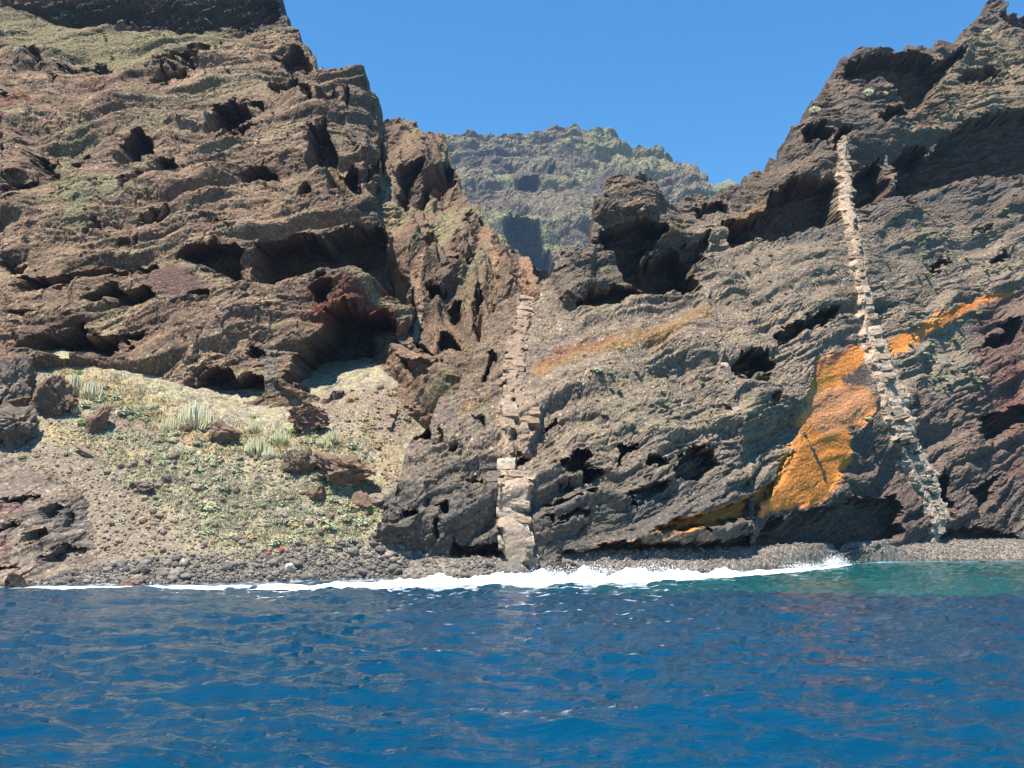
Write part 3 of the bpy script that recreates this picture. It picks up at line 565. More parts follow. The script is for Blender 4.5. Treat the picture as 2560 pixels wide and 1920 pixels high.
def M_col(X, Z, px, py, wx, wy, e, cave):
    C = np.empty(X.shape + (3,), np.float32); C[:] = (0.2, 0.145, 0.11)
    n1 = fbm(X / 7, Z / 12, 3, 601); n2 = fbm(X / 4, Z / 4, 3, 611)
    C = pal(C, sst(0.05, 0.5, n1) * 0.6, (0.27, 0.19, 0.14)); C = pal(C, sst(0.0, 0.5, n2) * 0.6 * (1 - cave), (0.24, 0.225, 0.135)); C = pal(C, sst(0.1, 0.5, -n1) * 0.6, DARKB)
    C = paint(C, [([(900, 450), (960, 420), (1010, 500), (1000, 600), (960, 620), (920, 560)], (0.27, 0.25, 0.16), 15, 0.7), ([(1060, 560), (1120, 520), (1150, 580), (1110, 620), (1080, 650)], (0.25, 0.25, 0.145), 12, 0.7), ([(1130, 680), (1220, 640), (1230, 720), (1160, 730)], (0.25, 0.23, 0.15), 15, 0.6),
     ([(1025, 670), (1048, 655), (1052, 690), (1060, 720), (1035, 725), (1020, 700)], (0.4, 0.27, 0.19), 5, 0.8), ([(1270, 690), (1300, 680), (1320, 740), (1300, 800), (1270, 800)], PINK, 10, 0.7), ([(1195, 600), (1210, 590), (1250, 680), (1240, 720)], PINK, 5, 0.6)], wx, wy)
    return C
def vert_disp(seed, amp=1.0, k=1.0, bands=0.0, butt=0.8):
    def f(X, Z, Zc, px, py, cave):
        x = X / k; z = Z / k
        d = 2.0 * fbm(x / 12, z / 20, 3, seed) + butt * ridged(x / 7, z / 16, 2, seed + 5)
        f1, e1, r1 = facet(x / 3.2, z / 4.0, seed + 40); d = d + 0.5 * f1
        f2, e2, r2 = facet(x / 1.2, z / 1.3, seed + 50); d = d + 0.22 * f2
        d = d + 0.6 * np.tanh(2.5 * fbm(x / 9, (z - 0.15 * x) / 1.7, 3, seed + 60)) + 0.2 * fbm(x / 0.9, z / 0.9, 3, seed + 61)
        bd = np.tanh(4.0 * fbm(x / 40, (z + 2.0 * fbm(x / 15, z / 15, 2, seed + 63)) / 7.0, 3, seed + 62)); d = d + bands * bd
        return (d + 0.1 * white(X.shape, seed)) * amp * k, dict(w=Z, r2=r2, r3=r2, bd=bd)
    return f
def ridge_disp(seed):
    base = strata_disp(0.1, seed, 0.9, 1.5, 0.1, ledge=0.3, bed=0.3)
    def f(X, Z, Zc, px, py, cave):
        d, e = base(X, Z, Zc, px, py, cave)
        q = X + 0.45 * Z + 2.5 * fbm(X / 10, Z / 14, 2, seed + 300)
        r = ridged(q / 9.0, Z / 40, 2, seed + 310); d = d + 4.2 * (r - 0.4) + 1.4 * ridged((X + 0.2 * Z) / 3.6, Z / 11, 2, seed + 320)
        return d, e
    return f
me, PM, FM = sheet('ravine', M_ctrl, (-0.22, 0.08), (9, 110), (105, 1.0), 300, 350, M_sky, M_feat, M_col, ridge_disp(810), rock, seed=61)
link('ravine', me, kind='structure', label='craggy brown ravine side with pinnacles in the gap between the cliffs')

N_ctrl = [(950, 900, 300), (1200, 900, 300), (1450, 900, 310), (1000, 700, 325), (1200, 720, 325), (1340, 720, 330), (1450, 750, 335), (1100, 560, 365), (1250, 580, 355), (1340, 620, 350), (1140, 480, 400), (1250, 500, 395), (1000, 560, 380), (1300, 400, 460)]
N_sky = [(940, 600), (1040, 540), (1100, 498), (1138, 474), (1165, 500), (1205, 540), (1250, 590), (1280, 625), (1300, 640), (1345, 672), (1368, 700), (1380, 730), (1400, 780), (1480, 840)]
N_feat = [([(1265, 575), (1290, 552), (1340, 585), (1365, 640), (1370, 700), (1330, 725), (1300, 690), (1280, 630)], 5.0), ([(1180, 560), (1205, 545), (1215, 600), (1195, 620)], 3.5), ([(1215, 500), (1245, 505), (1240, 530), (1220, 528)], 2.5), ([(1150, 500), (1165, 495), (1168, 530), (1155, 535)], 2.5)]
def N_col(X, Z, px, py, wx, wy, e, cave):
    C = np.empty(X.shape + (3,), np.float32); C[:] = (0.19, 0.145, 0.118)
    n2 = fbm(X / 10, Z / 10, 3, 651); C = pal(C, sst(0.05, 0.5, n2) * 0.7 * (1 - cave), (0.25, 0.245, 0.15)); C = pal(C, sst(0.1, 0.5, -n2) * 0.5, (0.13, 0.115, 0.105))
    return paint(C, [([(1180, 545), (1280, 540), (1270, 600), (1200, 620)], (0.26, 0.26, 0.15), 10, 0.7), ([(1330, 560), (1400, 620), (1400, 660), (1350, 610)], (0.27, 0.28, 0.16), 8, 0.7)], wx, wy)
me, PN, FN = sheet('ravine', N_ctrl, (-0.16, 0.10), (40, 180), (240, 1.0), 240, 240, N_sky, N_feat, N_col, vert_disp(860, 0.95, 1.6, 0.8), rock, y1=700, seed=66, key='ravine_wall', wscale=2.0, sky_rough=0.5)
link('ravine', me, kind='structure', label='dark cliff wall deeper inside the ravine below the far mountain')

# ---- far mountain and the ridge beyond it
rock_far = rock_mat('far_rock', 0.12, 0.8, 0.5)
B_ctrl = [(900, 800, 980), (1300, 800, 980), (1500, 800, 998), (1900, 800, 1120), (1000, 620, 1068), (1300, 640, 1050), (1330, 560, 1120), (1500, 600, 1085), (1800, 600, 1172), (1050, 480, 1190), (1340, 478, 1225), (1600, 480, 1208), (1800, 480, 1260), (1100, 352, 1330), (1340, 312, 1382), (1500, 330, 1382), (1700, 420, 1330), (1340, 370, 1348), (900, 400, 1330), (1900, 400, 1400), (1400, 200, 1575)]
B_sky = [(900, 420), (1000, 380), (1043, 362), (1086, 352), (1130, 332), (1156, 317), (1169, 326), (1234, 328), (1277, 330), (1312, 315), (1342, 312), (1373, 324), (1416, 326), (1434, 330), (1490, 328), (1503, 339), (1538, 350), (1581, 369), (1625, 369), (1659, 371), (1672, 387), (1694, 404), (1703, 426), (1733, 443), (1760, 460), (1800, 520), (1900, 600)]
B_feat = [([(1277, 443), (1334, 443), (1390, 417), (1395, 447), (1342, 473), (1290, 480)], 16.4, 7.0), ([(1260, 573), (1286, 547), (1347, 578), (1377, 634), (1384, 690), (1351, 716), (1312, 699), (1286, 634)], 25.7, 7.0)]
def B_col(X, Z, px, py, wx, wy, e, cave):
    C = np.empty(X.shape + (3,), np.float32); C[:] = (0.19, 0.155, 0.12)
    n2 = fbm(X / 50, Z / 50, 4, 911); C = pal(C, sst(0.0, 0.5, n2) * 0.7 * (1 - cave), (0.235, 0.23, 0.13)); C = pal(C, sst(0.6, 1.0, fbm(X / 9, Z / 9, 2, 912)) * 0.6 * (1 - cave), (0.36, 0.34, 0.24)); C = pal(C, sst(0.3, -0.5, e['bd']) * 0.7, (0.115, 0.1, 0.092)); C = pal(C, sst(0.2, 0.9, e['bd']) * 0.4, (0.24, 0.235, 0.15)); C = pal(C, cave * 0.7, (0.105, 0.1, 0.098))
    G = (0.25, 0.27, 0.14)
    C = paint(C, [([(1190, 435), (1240, 450), (1300, 482), (1345, 480), (1440, 430), (1520, 410), (1500, 430), (1420, 465), (1350, 495), (1290, 495), (1220, 460), (1180, 445)], G, 6, 0.9), ([(1270, 530), (1350, 568), (1430, 610), (1435, 625), (1400, 628), (1340, 590), (1270, 545)], G, 6, 0.9),
     ([(1430, 330), (1500, 332), (1580, 370), (1660, 375), (1690, 430), (1620, 450), (1560, 440), (1480, 390)], (0.235, 0.245, 0.13), 20, 0.85), ([(1270, 330), (1340, 315), (1420, 330), (1380, 345), (1290, 340)], G, 8, 0.7), ([(1200, 580), (1260, 540), (1280, 560), (1230, 610)], G, 12, 0.6),
     ([(1170, 500), (1290, 510), (1280, 540), (1180, 545)], (0.17, 0.125, 0.105), 12, 0.7), ([(1320, 485), (1400, 440), (1440, 440), (1360, 520), (1340, 570), (1310, 520)], (0.21, 0.17, 0.13), 10, 0.6)], wx, wy)
    return C
me, PB, FB = sheet('mountain', B_ctrl, (-0.17, 0.30), (140, 560), (665, 1.35), 380, 380, B_sky, B_feat, B_col, vert_disp(930, 0.95, 4.4, 2.4, 1.2), rock_far, y1=1800, seed=81, wscale=7.0, sky_rough=0.35)
link('mountain', me, kind='structure', label='hazy green and grey mountain at the head of the ravine')
F_ctrl = [(1600, 600, 2000), (1900, 600, 2000), (1700, 450, 2300), (1900, 450, 2300), (1750, 300, 2500)]
F_sky = [(1500, 520), (1700, 470), (1752, 453), (1787, 460), (1817, 452), (1847, 469), (1900, 500), (2000, 520)]
me, _, _ = sheet('mountain', F_ctrl, (0.12, 0.30), (430, 900), (1750, 0.6), 90, 110, F_sky, [], lambda X, Z, px, py, wx, wy, e, c: pal(np.full(X.shape + (3,), 0.16, np.float32), sst(-0.2, 0.4, fbm(X / 60, Z / 60, 3, 5)), (0.2, 0.22, 0.12)), vert_disp(950, 0.7, 11.0), rock_far, y1=3200, seed=91, wscale=12.0, sky_rough=0.3)
link('mountain', me, kind='structure', label='faint distant ridge behind the shoulder of the right cliff')

# ---- talus slope and left beach (height field)
def zero_Y(py):                       # depth of the waterline seen at that pixel row
    a = (960 - py) / FPX; return -CAMZ * (CP - a * SP) / (SP + a * CP)
T_c = [(-550, 1250, 87), (-550, 1000, 99)] + [(px, py, float(zero_Y(py)) + 0.8) for px, py in ((-600, 1470), (-200, 1468), (0, 1468), (300, 1463), (600, 1456), (1000, 1446), (1270, 1441), (1450, 1438))]
T_c += [(100, 1425, 84), (550, 1392, 86), (1000, 1372, 90.5), (1270, 1400, 91.5), (1450, 1398, 95), (-150, 1430, 83), (-150, 1250, 89), (300, 1250, 91), (700, 1250, 93), (950, 1250, 96), (-100, 1100, 96), (100, 1100, 97), (500, 1080, 100), (850, 1080, 103.5), (120, 922, 105), (300, 960, 105), (500, 1012, 106), (750, 1035, 108), (870, 1050, 109), (950, 1000, 113), (1050, 960, 118), (0, 850, 115), (500, 950, 122), (1100, 1100, 112), (1300, 1200, 112), (-200, 900, 108)]
tc = np.array(T_c, float); tx, ty, tz = unproj(tc[:, 0], tc[:, 1], tc[:, 2])
FT = TPS(np.stack([tx, ty], 1), tz, 0.001)
xs = np.linspace(-92, 4, 560); ys = 68 + 58 * np.linspace(0, 1, 330) ** 1.15
TX, TY = np.meshgrid(xs, ys); TX = TX.astype(np.float32); TY = TY.astype(np.float32)
TZ = FT(TX, TY)
below = TY < 77.5; TZ = np.where(TY < 80, np.maximum(TZ, -1.5), TZ)
rough = sst(0.5, 4.0, TZ)
fa, fe, fr = facet(TX / 0.9, TY / 0.9, 1201); fb_, fe2, fr2 = facet(TX / 2.2, TY / 2.2, 1203)
TZ = TZ + 0.55 * fbm(TX / 7, TY / 7, 3, 1101) * rough + 0.18 * fbm(TX / 1.6, TY / 1.6, 3, 1111) * (0.35 + 0.65 * rough) + 0.10 * fa * (0.4 + 0.6 * rough) + 0.16 * fb_ * rough
TZ = TZ - 3.0 * sst(0.0, 4.0, TX)
TP = np.stack([TX, TY, TZ], -1)
tpx, tpy = proj(TX, TY, TZ)
twx = tpx + 16 * pn(TX / 2, TY / 2, 1121) + 7 * pn(TX / .7, TY / .7, 1122); twy = tpy + 10 * pn(TX / 2, TY / 2, 1131) + 5 * pn(TX / .7, TY / .7, 1132)
TC = np.empty(TX.shape + (3,), np.float32); TC[:] = (0.40, 0.38, 0.30)
q1 = fbm(TX / 3, TY / 3, 3, 1141); q2 = fbm(TX / 1.2, TY / 1.2, 3, 1151)
TC = pal(TC, sst(-0.1, 0.45, q1) * 0.75, (0.43, 0.44, 0.27)); TC = pal(TC, sst(0.1, 0.6, q2) * 0.5, (0.46, 0.38, 0.25)); TC = pal(TC, sst(0.1, 0.6, -q2) * 0.6, (0.23, 0.2, 0.18))
TC = pal(TC, sst(0.7, 0.9, fr) * 0.5, (0.17, 0.16, 0.155))
gw = white(TX.shape, 77) * 0.6 + 1.2 * fbm(TX / 0.5, TY / 0.5, 2, 78); TC = pal(TC, sst(0.8, 1.8, gw) * 0.6, (0.55, 0.46, 0.35)); TC = pal(TC, sst(0.7, 1.7, -gw) * 0.6, (0.17, 0.155, 0.145)); TZ = TZ + 0.03 * white(TX.shape, 79)
TC = paint(TC, [
  ([(110, 900), (250, 925), (330, 960), (500, 1050), (640, 1090), (870, 1090), (870, 1130), (700, 1150), (520, 1130), (420, 1080), (300, 1010), (160, 950)], (0.47, 0.385, 0.21), 22, 0.6),
  ([(240, 960), (420, 1060), (560, 1130), (480, 1120), (340, 1040), (230, 980)], (0.46, 0.31, 0.16), 14, 0.55), ([(120, 1050), (230, 1090), (400, 1150), (360, 1170), (200, 1120), (110, 1090)], (0.46, 0.35, 0.2), 14, 0.5),
  ([(300, 1020), (420, 1080), (430, 1120), (330, 1100), (270, 1060)], (0.26, 0.21, 0.18), 10, 0.7), ([(800, 985), (900, 975), (1010, 950), (1060, 1000), (1040, 1090), (960, 1110), (880, 1060), (800, 1040)], (0.3, 0.245, 0.2), 16, 0.8), ([(680, 985), (800, 1000), (830, 1040), (700, 1030)], (0.27, 0.23, 0.2), 10, 0.7), ([(930, 1080), (1000, 1150), (1010, 1200), (960, 1200), (940, 1150)], (0.42, 0.33, 0.22), 8, 0.6),
  ([(0, 1100), (230, 1130), (380, 1260), (480, 1390), (200, 1420), (0, 1420)], (0.27, 0.235, 0.2), 25, 0.8), ([(0, 1260), (60, 1250), (70, 1270), (0, 1300)], (0.2, 0.12, 0.115), 8, 0.8),
  ([(500, 1340), (700, 1300), (940, 1280), (950, 1350), (800, 1360), (560, 1380)], (0.4, 0.37, 0.24), 18, 0.6), ([(850, 1260), (940, 1270), (950, 1320), (860, 1320)], (0.4, 0.38, 0.22), 10, 0.6)], twx, twy)
TC = pal(TC, sst(2.4, 1.2, TZ + 0.5 * q1), (0.19, 0.188, 0.188)); TC = pal(TC, sst(0.45, 0.1, TZ), (0.06, 0.06, 0.06))
talus_mat = rock_mat('talus_soil', 1.3, 0.5, 0.6)
keepT = (TZ > -1.4) & (tpx > -640)
link('talus_slope', grid_mesh('talus_slope', TP, TC * ALB, keepT, talus_mat), kind='structure', label='stony scrub covered talus slope running down to the cobble beach')
register('talus', TP, keepT)
def ground_T(x, y):
    j = (np.asarray(x, float) - xs[0]) / (xs[1] - xs[0]); i = 329 * np.maximum(0.0, (np.asarray(y, float) - 68) / 58) ** (1 / 1.15)
    i = np.clip(i, 0, 328.0); j = np.clip(j, 0, 558.0); a = i.astype(int); b = j.astype(int); u, v = i - a, j - b
    return (TZ[a, b] * (1 - v) + TZ[a, b + 1] * v) * (1 - u) + (TZ[a + 1, b] * (1 - v) + TZ[a + 1, b + 1] * v) * u

# ---- lower left outcrop: tilted dark ledges standing out of the talus
O_ctrl = [(-450, 1440, 80), (-450, 1330, 83), (-450, 1240, 86.5), (-450, 1140, 92), (-80, 1430, 80.6), (0, 1425, 81), (120, 1422, 81.6), (240, 1420, 83.5), (-80, 1330, 83.6), (60, 1330, 84), (160, 1330, 85.2), (245, 1330, 87.5), (-80, 1240, 87), (60, 1240, 87.6), (170, 1245, 89.4), (240, 1270, 91.5), (-80, 1150, 92), (60, 1160, 93), (160, 1200, 92.5), (0, 1090, 96.5), (100, 1100, 98)]
O_sky = [(-700, 1110), (-120, 1130), (0, 1140), (60, 1165), (120, 1190), (180, 1225), (225, 1262), (242, 1330), (240, 1412), (262, 1440)]
O_feat = [([(88, 1420), (95, 1385), (150, 1352), (216, 1362), (216, 1392), (160, 1410), (120, 1424)], 1.6, 9.0), ([(30, 1360), (60, 1333), (118, 1316), (118, 1328), (70, 1352)], 1.0, 7.0), ([(-60, 1330), (0, 1312), (52, 1293), (54, 1304), (0, 1328)], 1.0, 7.0), ([(-40, 1262), (40, 1245), (98, 1232), (96, 1244), (40, 1260), (-40, 1276)], 1.0, 7.0), ([(-60, 1405), (20, 1398), (48, 1424), (-60, 1426)], 1.2, 8.0), ([(95, 1275), (150, 1262), (160, 1272), (110, 1290)], 0.6, 6.0), ([(165, 1280), (180, 1270), (182, 1310), (170, 1312)], 0.6, 6.0)]
def O_col(X, Z, px, py, wx, wy, e, cave):
    C = np.empty(X.shape + (3,), np.float32); C[:] = (0.25, 0.215, 0.185)
    n1 = fbm(X / 3, e['w'] / 1.2, 3, 1401); C = pal(C, sst(0.0, 0.5, n1) * 0.6, (0.36, 0.3, 0.24)); C = pal(C, sst(0.1, 0.5, -n1) * 0.6, (0.15, 0.135, 0.13)); C = pal(C, sst(0.6, 1.7, -e['grain']) * 0.6, (0.11, 0.1, 0.095)); C = pal(C, sst(0.7, 1.7, e['grain']) * 0.5, (0.46, 0.38, 0.3))
    return paint(C, [([(-60, 1290), (0, 1275), (62, 1248), (60, 1268), (0, 1300), (-60, 1320)], (0.24, 0.15, 0.145), 6, 0.8), ([(-40, 1340), (20, 1340), (28, 1385), (-40, 1395)], (0.2, 0.12, 0.11), 6, 0.8), ([(95, 1280), (235, 1250), (238, 1320), (110, 1310)], (0.17, 0.17, 0.172), 8, 0.8), ([(80, 1340), (220, 1320), (225, 1400), (90, 1420)], (0.16, 0.15, 0.145), 10, 0.7)], wx, wy)
me, PO, FO = sheet('rock_outcrop', O_ctrl, (-0.80, -0.36), (-0.6, 20), (80, 0.9), 330, 190, O_sky, O_feat, O_col, strata_disp(0.25, 1500, 0.42, 1.1, 0.12), rock, seed=141, wscale=0.6)
link('rock_outcrop', me, kind='structure', label='dark tilted rock ledges standing out of the talus at the lower left')

# ---- right gravel beach
shore = [(-200, 1468), (0, 1468), (300, 1465), (600, 1460), (1000, 1449), (1270, 1444), (1450, 1441), (1640, 1437), (1800, 1431), (1950, 1421), (2100, 1408), (2250, 1404), (2560, 1401), (2800, 1400)]
SH = np.array([[float(v) for v in unproj(px, py, float(zero_Y(py)))] for px, py in shore])
gx = np.linspace(-9, 105, 420); gt = np.linspace(0, 1, 40)
y_w = np.interp(gx, SH[:, 0], SH[:, 1])
foot = np.array([[float(v) for v in unproj(px, py, Y)] for px, py, Y in ((900, 1400, 90.5), (1200, 1408, 91), (1270, 1408, 92), (1450, 1398, 94.5), (1640, 1390, 99), (1900, 1378, 115), (2250, 1362, 141.5), (2560, 1352, 157), (2800, 1350, 168))])
y_f = np.interp(gx, foot[:, 0], foot[:, 1]) + 3.0; z_f = np.interp(gx, foot[:, 0], foot[:, 2]) + 0.25
GX = np.repeat(gx[None], 40, 0); GY = (y_w - 4)[None] + (y_f - y_w + 4)[None] * gt[:, None]
tt = np.clip((GY - y_w[None]) / np.maximum(y_f - 3 - y_w, 1)[None], -0.6, 1.4)
GZ = np.where(tt < 0, tt * 2.0, np.interp(tt, [0, 0.45, 1.0, 1.4], [0, 0.6, 1.0, 1.15]) * z_f[None]) + 0.1 * fbm(GX / 2, GY / 2, 3, 1301) + 0.05 * fbm(GX / .5, GY / .5, 2, 1302)
GC = np.empty(GX.shape + (3,), np.float32); GC[:] = (0.23, 0.215, 0.205); GC = pal(GC, sst(0.35, 0.05, GZ), (0.07, 0.068, 0.068)); GC = pal(GC, sst(0.1, 0.6, fbm(GX / 3, GY / 1.5, 3, 1303)) * 0.5, (0.3, 0.275, 0.25)); GC = GC * (1 + 0.35 * white(GX.shape, 91)[..., None]).clip(0.3, 2.0)
gravel_mat = rock_mat('beach_gravel', 2.6, 0.9, 0.9, lo=0.4, hi=1.7)
GP = np.stack([GX, GY, GZ], -1)
link('beach', grid_mesh('beach', GP, GC * ALB, None, gravel_mat), kind='structure', label='strip of dark grey gravel beach under the right cliff')
register('gravel', GP)

# ---- sea air: thin even haze round everything (the far mountain fades to blue)
hx0, hx1, hy0, hy1, hz0, hz1 = -1500, 1500, -60, 3300, -3.0, 1000.0
hv = [(x, y, z) for x in (hx0, hx1) for y in (hy0, hy1) for z in (hz0, hz1)]
hf = [(0, 1, 3, 2), (4, 6, 7, 5), (0, 4, 5, 1), (2, 3, 7, 6), (0, 2, 6, 4), (1, 5, 7, 3)]
hm = bpy.data.materials.new('sea_air'); hm.use_nodes = True; hn = hm.node_tree; hn.nodes.clear()
ho = hn.nodes.new('ShaderNodeOutputMaterial'); pv = hn.nodes.new('ShaderNodeVolumePrincipled'); pv.inputs['Color'].default_value = (0.42, 0.66, 1.0, 1); pv.inputs['Density'].default_value = 0.00009; pv.inputs['Anisotropy'].default_value = 0.2
hn.links.new(pv.outputs[0], ho.inputs['Volume'])
hme = bpy.data.meshes.new('haze'); hme.from_pydata(hv, [], hf); hme.materials.append(hm)
link('haze', hme, kind='stuff', label='thin blue haze filling the air of the bay and ravine')
# ================================================================== SEA
rows = 310; cols = 500
yy = 5.0 * (175 / 5.0) ** np.linspace(0, 1, rows); ss = np.linspace(-0.92, 0.92, cols)
SY = np.repeat(yy[:, None], cols, 1).astype(np.float32); SX = (ss[None] * (SY + 6)).astype(np.float32)
fade = sst(0, 0.06, np.linspace(0, 1, rows))[:, None] * sst(0.92, 0.84, np.abs(ss))[None]
wz = 0.2 * fbm(SX / 6.5, SY / 4.0, 2, 1501) + 0.17 * fbm((SX + 0.35 * SY) / 2.2, SY / 1.3, 3, 1511) + 0.10 * fbm((SX - 0.3 * SY) / 0.95, SY / 0.6, 3, 1521)
calm = sst(0, 10, np.interp(SX, SH[:, 0], SH[:, 1]) - SY)
SZ = wz * fade * (0.45 + 0.55 * calm) 
SPos = np.stack([SX, SY, SZ], -1)
dsh = np.interp(SX, SH[:, 0], SH[:, 1]) - SY
SCo = np.empty(SX.shape + (3,), np.float32); SCo[:] = (0.0, 0.034, 0.074)
spx, spy = proj(SX, SY, 0 * SX)
shal = sst(63, 71, SY + 5 * fbm(SX / 14, SY / 9, 3, 1531)) * sst(-12, 28, SX)
SCo = pal(SCo, sst(13, 3, dsh + 3 * fbm(SX / 8, SY / 5, 3, 1533)) * 0.8, (0.002, 0.043, 0.08))
SCo = pal(SCo, shal * 0.95, (0.002, 0.075, 0.08))
SCo = pal(SCo, sst(0.25, 0.6, fbm(SX / 7, SY / 10, 3, 1534)) * shal * 0.7, (0.02, 0.04, 0.036))
SCo = pal(SCo, sst(4, 0.5, dsh + 1.2 * fbm(SX / 3, SY / 2, 3, 1532)) * sst(5, 40, SX), (0.05, 0.30, 0.40))
lace = sst(0.45, 0.8, ridged(SX / 1.3, SY / 1.1, 3, 1541)) * sst(0.1, 0.5, fbm(SX / 6, SY / 4, 2, 1542) + 0.9 - dsh / 5.0) * sst(-60, -45, SX) * sst(60, 40, SX)
SCo = pal(SCo, lace * 0.85, (0.55, 0.62, 0.64))
fl = sst(0.62, 0.8, fbm(SX / 1.1, SY / 0.9, 3, 1543)) * sst(0.35, 0.6, fbm(SX / 9, SY / 6, 2, 1544)) * sst(16, 8, dsh); SCo = pal(SCo, fl * 0.8, (0.6, 0.66, 0.68))
m, n, b = new_mat('sea_water')
a = node(n, 'ShaderNodeVertexColor', layer_name='Col'); n.links.new(a.outputs[0], b.inputs['Base Color'])
b.inputs['Roughness'].default_value = 0.06; b.inputs['IOR'].default_value = 1.333; b.inputs['Specular IOR Level'].default_value = 0.42
tcn = node(n, 'ShaderNodeTexCoord')
mp = node(n, 'ShaderNodeMapping'); mp.inputs['Scale'].default_value = (1.0, 1.9, 1.0); n.links.new(tcn.outputs['Object'], mp.inputs[0])
w1 = node(n, 'ShaderNodeTexNoise', i_Scale=1.1, i_Detail=4.0, i_Roughness=0.55); n.links.new(mp.outputs[0], w1.inputs['Vector'])
bp = node(n, 'ShaderNodeBump', i_Strength=0.55, i_Distance=0.22); n.links.new(w1.outputs[0], bp.inputs['Height'])
n.links.new(bp.outputs[0], b.inputs['Normal'])
sea_mat = m
V = SPos.reshape(-1, 3); idx = np.arange(rows * cols).reshape(rows, cols)
Q = np.stack([idx[:-1, :-1], idx[:-1, 1:], idx[1:, 1:], idx[1:, :-1]], -1).reshape(-1, 4)
bord = np.concatenate([idx[0, :-1], idx[:-1, -1], idx[-1, :0:-1], idx[:0:-1, 0]])
c0 = np.array([0.0, 60.0]); dv = V[bord, :2] - c0; dv = dv / np.linalg.norm(dv, axis=1, keepdims=True)
far = np.concatenate([c0 + dv * 9000, np.zeros((len(bord), 1))], 1)
nb = np.arange(len(bord)) + len(V); k2 = np.roll(np.arange(len(bord)), -1)
Q2 = np.stack([bord, nb, nb[k2], bord[k2]], 1)
CV = np.concatenate([SCo.reshape(-1, 3), np.tile(np.array([[0.0, 0.034, 0.074]]), (len(bord), 1))])
link('sea', raw_mesh('sea', np.concatenate([V, far]), np.concatenate([Q, Q2]), CV, sea_mat), kind='structure', label='deep blue rippled sea in front of the cliffs')

# breaking wave along the shore: a rough white crest with a run-up of foam behind it
m, n, b = new_mat('foam'); b.inputs['Base Color'].default_value = (0.88, 0.9, 0.92, 1); b.inputs['Roughness'].default_value = 0.8
b.inputs['Subsurface Weight'].default_value = 0.0
tcn = node(n, 'ShaderNodeTexCoord'); w1 = node(n, 'ShaderNodeTexNoise', i_Scale=3.5, i_Detail=5.0); n.links.new(tcn.outputs['Object'], w1.inputs['Vector'])
bp = node(n, 'ShaderNodeBump', i_Strength=0.5, i_Distance=0.2); n.links.new(w1.outputs[0], bp.inputs['Height']); n.links.new(bp.outputs[0], b.inputs['Normal'])
foam_mat = m
def foam_strip(name, pts, label, seed, n_al=700):
    """pts: (px, py of the foot of the wave on the water, height m, run-up m)"""
    p = np.array(pts, float); t = np.linspace(0, len(p) - 1, n_al); q = np.stack([np.interp(t, np.arange(len(p)), p[:, k]) for k in range(4)], 1)
    Y = np.array([float(zero_Y(v)) for v in q[:, 1]]); x, _, _ = unproj(q[:, 0], q[:, 1], Y)
    Y = Y + 0.5 * fbm(x / 3, x * 0, 3, seed); hgt = q[:, 2] * np.clip(0.75 + 0.75 * fbm(x / 2.3, x * 0, 4, seed + 3), 0.15, 2.2)
    run = q[:, 3] * np.clip(1 + 0.5 * fbm(x / 2.0, x * 0, 3, seed + 5), 0.3, 2)
    prof = np.array([[-0.10, -0.10], [0.0, 0.06], [0.05, 0.35], [0.10, 0.68], [0.17, 0.92], [0.26, 1.0], [0.36, 0.9], [0.48, 0.66], [0.62, 0.5], [0.76, 0.38], [0.9, 0.25], [1.0, 0.05], [1.06, -0.3]])
    s = np.linspace(0, len(prof) - 1, 30); pu = np.interp(s, np.arange(len(prof)), prof[:, 0]); pz = np.interp(s, np.arange(len(prof)), prof[:, 1])
    X = np.repeat(x[:, None], 30, 1); YY = Y[:, None] + pu[None] * run[:, None]; Z = pz[None] * hgt[:, None]
    bed = np.array([[np.interp(xx, gx, GZ[20]) * 0 for xx in x]]).T
    rise = np.clip((YY - np.interp(X, SH[:, 0], SH[:, 1])) * 0.12, 0, 1.0)
    Z = Z + rise * (pz[None] > 0)
    nz = fbm(X / 0.9, YY / 0.9, 3, seed + 9); n2 = fbm(X / 0.3, YY / 0.3, 2, seed + 12)
    body = np.clip(pz, 0, 1)[None]
    Z = Z + body * hgt[:, None] * (0.35 * nz + 0.18 * n2); YY = YY + body * 0.25 * nz; X = X + body * 0.15 * n2
    return link(name, grid_mesh(name, np.stack([X, YY, Z], -1), None, None, foam_mat), kind='stuff', label=label)
foam_strip('breaking_wave', [(60, 1469, 0.0, 1.0), (110, 1470, 0.08, 1.8), (300, 1471, 0.12, 3.2), (600, 1473, 0.2, 4.5), (800, 1472, 0.34, 5.5), (1000, 1468, 0.6, 6.0), (1200, 1463, 0.85, 6.5), (1350, 1460, 1.0, 6.5), (1500, 1456, 1.0, 6.0), (1650, 1451, 0.9, 5.5), (1800, 1443, 0.65, 5.0), (1900, 1436, 0.35, 5.0), (2000, 1428, 0.25, 4.5), (2090, 1419, 0.12, 4.0), (2140, 1413, 0.0, 3.0)], 'white line of surf breaking along the beach', 1601)
